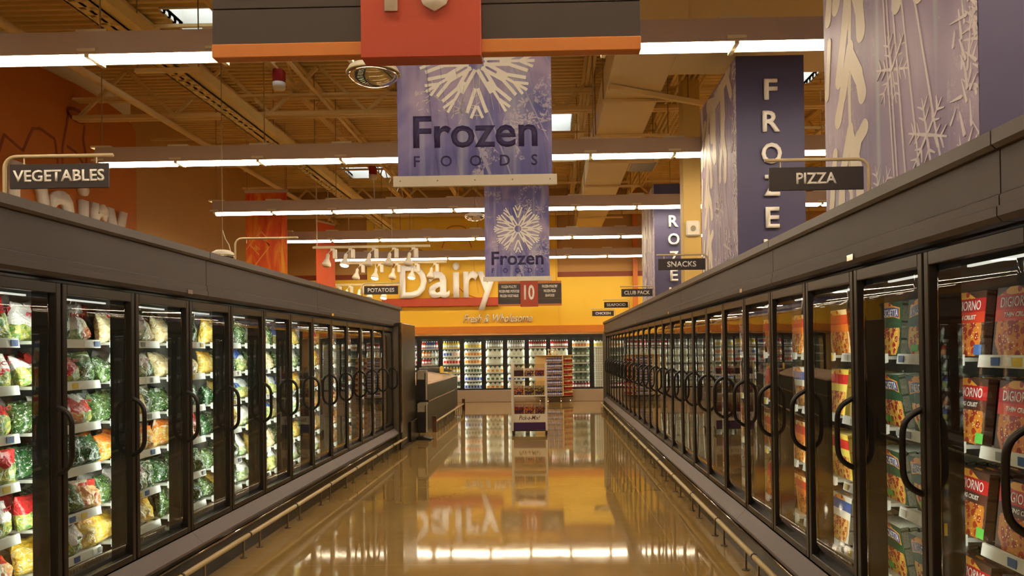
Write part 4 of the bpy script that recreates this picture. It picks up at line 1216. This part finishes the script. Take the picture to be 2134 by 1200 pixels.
def domes():
    for x, y, z, r, lab in ((-1.12, 5.05, 3.53, .172, 'shiny shallow dome mirror peeking out under the large red number block'), (-1.375, 14.9, 4.28, .195, 'shiny dome mirror hanging on a cord before the dark panel'), (-4.40, 10.45, 3.04, .16, 'pale dome fixture on a cord just over the left freezers')):
        t = thing('dome_mirror', lab, 'mirror', (x, y, z), group='hanging dome mirrors')
        MB().lathe([(.02,.07),(r*.55,.065),(r*.92,.03),(r,.0),(r*.98,-.008)], n=28).build('cover', M['white'], t, smooth=True)
        MB().lathe([(r*.965,-.009),(r*.9,-.03),(r*.7,-.058),(r*.4,-.076),(.02,-.082)], n=28).build('dome', M['mirror'], t, smooth=True)
        MB().tube([(r*.995*math.cos(2*PI*k/28), r*.995*math.sin(2*PI*k/28), -.004) for k in range(29)], .006, 6).build('rim', M['bracket'], t, smooth=True)
        MB().tube([(0,0,.07),(0,0,.2),(.0,0,DECK-z-.01)], .005, 6).build('cord', M['cable'], t)
        MB().tube([(.11,0,.05),(.09,0,.14),(.04,0,.22),(.004,0,.34)], .005, 6).build('loop_cord', M['white'], t)
domes()

# ------------------------------------------------------------------ candy cart
def candy(name, c1, c2, c3):
    m = mat(name, c1, .3, coat=.4); g = NG(m); v = g.coord()
    vo = g.voro(v, 42); k = g.sep(vo.outputs['Color'])[0]
    c = g.mix(g.gt(k, .4), c1, c2); c = g.mix(g.gt(k, .75), c, c3)
    c = g.mix(g.gt(vo.outputs['Distance'], .55), c, C(40,20,16))
    g.base(c); g.bump(vo.outputs['Distance'], .8, .01); return m
CND = {'brown': candy('candy_brown', C(70,36,24), C(96,54,32), C(50,24,18)), 'tan': candy('candy_tan', C(190,150,110), C(150,100,70), C(210,180,140)), 'red': candy('candy_red', C(170,60,40), C(140,40,36), C(200,90,60)),
       'gold': candy('candy_gold_green', C(200,176,70), C(120,130,60), C(90,50,60)), 'pink': candy('candy_pink', C(214,120,80), C(200,90,66), C(226,160,120)), 'crimson': candy('candy_crimson', C(180,50,40), C(150,36,44), C(110,30,40)),
       'orange': candy('candy_orange', C(224,106,30), C(206,84,24), C(236,140,60)), 'mixed': candy('candy_mixed', C(150,60,50), C(90,60,70), C(190,110,60))}
def cart():
    x0, y0 = -.385, 15.75
    t = thing('candy_cart', 'white wheeled candy cart with a purple base panel in mid aisle', 'display cart', (x0, y0, 0))
    for sx in (-1, 1):
        for sy in (-1, 1):
            MB().box(sx*.338-.02, sx*.338+.02, sy*.23-.02, sy*.23+.02, .09, 1.44).build('post', M['white'], t, bevel=.004)
            c = MB().tube([(-.012,0,0),(.012,0,0)], .038, 12).build('caster', M['black'], t, (sx*.33, sy*.21, .038), (0,0,.3), smooth=False)
            MB().box(-.02,.02,-.02,.02,.03,.06).build('fork', M['chrome'], c)
    MB().box(-.35, .35, -.245, .245, .082, .10).build('base_plate', M['magblack'], t)
    MB().box(-.318, .318, -.245, -.215, .26, .42).build('sign_panel', M['white'], t)
    MB().box(-.318, .318, -.245, -.215, .105, .255).build('purple_panel', M['purple'], t)
    for sx in (-1,1): MB().box(sx*.335-.012, sx*.335+.012, -.21, .21, .105, .42).build('side_panel', M['white'], t)
    letters('lettering', 'Pick-a-Mix!', mat('maroon_text', C(96,24,40), .5), t, (0, -.2455, .352), w=.42, h=.088, extrude=.001, bold=.01, shear=.3)
    MB().prism([(-.03,.292),(.08,.284),(.18,.278),(.08,.288)], -.2465, -.2455, 'y').build('underline', M['redtext'], t)
    shelf_z = [.424, .80, 1.175]
    for z in shelf_z:
        MB().box(-.318, .318, -.24, .24, z-.03, z).build('shelf', M['white'], t, bevel=.003)
    bins = [(2, .235, ['brown','tan','red'], .24, ['dark brown','tan','red']), (1, .31, ['pink','gold','gold'], .27, ['pink','gold wrapped','gold and green wrapped']), (0, .31, ['crimson','orange','mixed'], .27, ['crimson','orange','mixed dark'])]
    for si, w_, cs, h, nm in bins:
        for k in range(3):
            b = thing('candy_bin', 'clear bin of %s candy, %s on the %s cart shelf' % (nm[k], ORD[k], ['bottom','middle','top'][si]), 'candy bin', (x0-.208+.208*k, y0-.02, shelf_z[si]+.001), group='candy bins on the cart')
            hw = .098
            prof = [(-.20,0),(.2,0),(.2,h),(-.06,h),(-.20,h*.55)]
            MB().prism(prof, -hw, -hw+.004).prism(prof, hw-.004, hw).box(-hw,hw,.196,.2,0,h).box(-hw,hw,-.2,.2,0,.004).box(-hw,hw,-.2,-.196,0,h*.55).build('bin', M['acrylic'], b)
            MB().prism([(-.19,.006),(.19,.006),(.19,h*.62),(.0,h*.66),(-.19,h*.5)], -hw+.006, hw-.006).build('candy_fill', CND[cs[k]], b)
            MB().prism([(-.201,h*.555),(-.059,h*1.0),(-.05,h*1.0),(-.195,h*.55)], -hw, hw).build('lid', M['acrylic'], b)
            lb = MB().prism([(.055*math.cos(a), .03+.022*math.sin(a)) for a in [2*PI*i/14 for i in range(14)]], -.203, -.2005, 'y').build('label', M['purple'], b, (0,0,.02))
    o = MB().box(-.05,.05,-.2,-.19,0,.07).build('price_card', M['white'], None, (x0-.2, y0-.015, shelf_z[1]+.03)) if False else None
cart()

# ------------------------------------------------------------------ wheeled bottle rack near the dairy wall
def rack():
    t = thing('display_rack', 'light wood wheeled rack of blue cans and red boxes', 'display rack', (.18, 24.95, 0))
    # plan outline: front face from x -.26 to .28, right wing back to x .63
    A, B, Cc, D_ = (-.64,.30), (-.26,-.14), (.28,-.14), (.63,.16)
    outline = [(-.64,.34), (-.26,-.10), (.28,-.10), (.61,.18), (.61,.34)]
    MB().prism(outline, .17, .22, 'z').build('deck', M['black'], t)
    back = [(-.60,.34), (-.25,.06), (.26,.06), (.58,.30), (.58,.34)]
    MB().prism(back, .22, 1.50, 'z').build('core', M['wood'], t)
    zs = [.23+.178*k for k in range(7)]
    for z in zs:
        MB().prism([(-.27,-.12),(.285,-.12),(.285,.06),(-.25,.06)], z-.012, z, 'z').build('shelf', M['wood'], t)
        MB().prism([(.30,-.115),(.625,.165),(.585,.30),(.27,.05)], z-.012, z, 'z').build('shelf', M['wood'], t)
    MB().prism([(-.64,.34),(-.27,-.12),(.29,-.12),(.63,.16),(.63,.34)], 1.50, 1.52, 'z').build('top', M['wood'], t)
    MB().box(.27, .30, -.12, .05, .22, 1.50).build('divider', M['wood'], t)
    for x, y in ((-.45,.26),(-.2,-.05),(.22,-.05),(.52,.22)):
        c = MB().tube([(x-.012,y,.045),(x+.012,y,.045)], .045, 12).build('caster', M['chrome'], t)
        MB().box(x-.02,x+.02,y-.02,y+.02,.06,.17).build('fork', M['chrome'], c)
    can = MB().lathe([(.028,0),(.03,.005),(.03,.118),(.022,.13)], n=12).lathe([(.0305,.03),(.0305,.085)], n=12, mi=1).lathe([(.02,.131),(.012,.15)], n=8, mi=1).mesh('spray_can', [mat('can_blue', C(78,74,128), .35), mat('can_white', C(200,196,214), .35)])
    bx = MB().box(-.022,.022,-.03,.03,0,.085).box(-.0225,.0225,-.0305,.0305,.085,.115,1).mesh('food_box', [mat('box_red', C(150,32,28), .4), mat('box_cream', C(226,206,160), .4)])
    for si, z in enumerate(zs):
        row = ORD[len(zs)-1-si]
        for k in range(8):
            o = put('spray_can', can, None, (.18-.215+.064*k, 24.95-.075, z+.001))
            tag(o, 'blue can, %s along the %s shelf of the wheeled wooden rack' % (ORD[k], row), 'can', 'blue cans on the wooden rack')
        for k in range(6):
            u = (k+.5)/6
            px = .335+u*(.585-.335); py = -.05+u*(.165+.05)
            o = put('food_box', bx, None, (.18+px, 24.95+py, z+.001), (0,0,.70))
            tag(o, 'red and cream box, %s along the %s shelf of the rack wing' % (ORD[k], row), 'box', 'red boxes on the wooden rack')
    for k in range(4):
        o = MB().lathe([(.03,0),(.03,.07),(.012,.10),(.012,.13),(.04,.16),(.02,.2)], n=10).build('gift_bottle', M['bulboff'], None, (.02+.085*k, 25.0, 1.521), smooth=True)
        tag(o, 'small pale trimmed bottle, %s along the rack top' % ORD[k], 'bottle', 'small bottles on the rack top')
rack()

# ------------------------------------------------------------------ low chest freezer and newspaper stand
def chest():
    x1, ya, yb = -2.57, 16.45, 21.9
    t = thing('chest_freezer', 'long low chest freezer with white sliding lids behind the left row', 'freezer', (x1-.75, (ya+yb)/2, 0))
    L = (yb-ya)/2; W2 = .75
    MB().box(-W2, W2, -L, L, .16, .62).build('body', M['coffin'], t, bevel=.008)
    MB().box(-W2, W2, -L, L, .655, .98).build('upper_panel', M['coffin'], t, bevel=.008)
    MB().box(-W2+.01, W2+.02, -L, L, .622, .653).build('trim_strip', M['chrome'], t, bevel=.004)
    MB().box(-W2+.06, W2-.06, -L+.05, L-.05, .0, .159).build('toe_kick', M['black'], t)
    MB().box(-W2, W2+.01, -L, L, .982, 1.01).build('rim', M['lid'], t, bevel=.006)
    n = 4
    for k in range(n):
        a = -L+.05+k*(2*L-.1)/n; b = a+(2*L-.1)/n-.02
        prof = [(-W2+.04, 1.012)]+[(-W2+.04+(2*W2-.1)*i/10, 1.02+.17*math.sin(PI*(.12+.80*i/10))-.04) for i in range(11)]+[(W2-.06, 1.012)]
        MB().prism(prof, a, b, 'y').build('lid', M['lid'], t, smooth=False)
    MB().box(-W2-.01, W2+.012, -L-.03, -L-.001, .1, .96).build('end_panel', M['magblack'], t, bevel=.006)
    MB().lathe([(.05,.6),(.055,.62),(.055,.66),(.05,.68)], (W2-.02,-L-.03,0), 12).build('bumper', M['black'], t, smooth=True)
    for y in (-L-.10, L+.08):
        o = MB().box(-.04, .04, -.04, .04, 0, .34).build('guard_post', mat('guard_brown', C(84,50,36), .4), None, (x1+.16, (ya+yb)/2+y, 0), bevel=.008)
        tag(o, 'brown square guard post at the %s end of the chest freezer' % ('near' if y < 0 else 'far'), 'post')
    r = thing('bumper_rail', 'short cream bumper rail along the low chest freezer', 'rail', (x1+.16, ya-.04, 0), 0, 'low cream bumper rails along the cases')
    MB().tube([(0,0,.2),(0,yb-ya+.06,.2)], .022, 8).build('rail', M['cream'], r, smooth=True)
    y = .5
    while y < yb-ya-.1:
        MB().tube([(0,y,0),(0,y,.19)], .009, 6).build('post', M['post'], r); y += .48
    # things left on the lids
    mb = MB(); vs = []; fs = []; nx, ny = 16, 10
    for j in range(ny+1):
        for i in range(nx+1):
            u, v = i/nx, j/ny
            e = (math.sin(PI*u)*math.sin(PI*v))**.4
            vs.append(((u-.5)*1.0, (v-.5)*.6, .005+.14*e*(.6+.6*mnoise.noise(Vector((u*3.2, v*3, 4)))+.25)))
    for j in range(ny):
        for i in range(nx):
            a = j*(nx+1)+i; fs.append((a, a+1, a+nx+2, a+nx+1))
    nn = (nx+1)*(ny+1); vs += [(x, y, 0) for x, y, z in vs]
    for j in range(ny):
        for i in range(nx):
            a = nn+j*(nx+1)+i; fs.append((a, a+nx+1, a+nx+2, a+1))
    for i in range(nx): fs.append((i, nn+i, nn+i+1, i+1)); a = ny*(nx+1)+i; fs.append((a, a+1, nn+a+1, nn+a))
    for j in range(ny): a = j*(nx+1); fs.append((a, a+nx+1, nn+a+nx+1, nn+a)); a += nx; fs.append((a, nn+a, nn+a+nx+1, a+nx+1))
    o = mb.add(vs, fs).build('coat', M['magblack'], None, (-3.15, 21.25, 1.135), smooth=True)
    tag(o, 'crumpled black cloth lying on the chest freezer lids', 'cloth')
    t2 = thing('squeeze_bottle', 'small yellow bottle on the chest freezer beside the black cloth', 'bottle', (-2.85, 20.75, 1.115))
    MB().lathe([(.05,0),(.055,.02),(.055,.14),(.03,.18)], n=14).build('body', M['tagyellow'], t2, smooth=True)
    MB().lathe([(.03,.181),(.028,.22)], n=10).build('cap', M['black'], t2, smooth=True)
chest()
def stand():
    t = thing('newspaper_stand', 'black two-tier newspaper stand at the end of the left freezers', 'stand', (-2.44, 14.98, 0))
    MB().box(-.12, .10, -.16, .16, .0, .012).prism([(-.10,0),(.19,0),(.19,.02),(.02,.06),(-.10,.06)], -.15, .15, 'y').build('base', M['magblack'], t, bevel=.003)
    MB().tube([(-.08,.1,.0),(-.08,.1,1.42)], .012, 6).tube([(-.08,-.1,.0),(-.08,-.1,1.42)], .012, 6).build('frame', M['magblack'], t)
    for k, z in enumerate((.14, .76)):
        p = MB().box(-.09, .085, -.14, .14, z, z+.52).build('bin', M['magblack'], t, bevel=.004)
        pp = MB().box(.087, .10, -.135, -.02, z+.01, z+.56).box(-.07, .07, -.146, -.141, z+.40, z+.56).build('paper', M['paper'], p)
        MB().box(-.06, .09, -.13, .13, z+.525, z+.57).build('paper_stack', M['paper'], p)
stand()
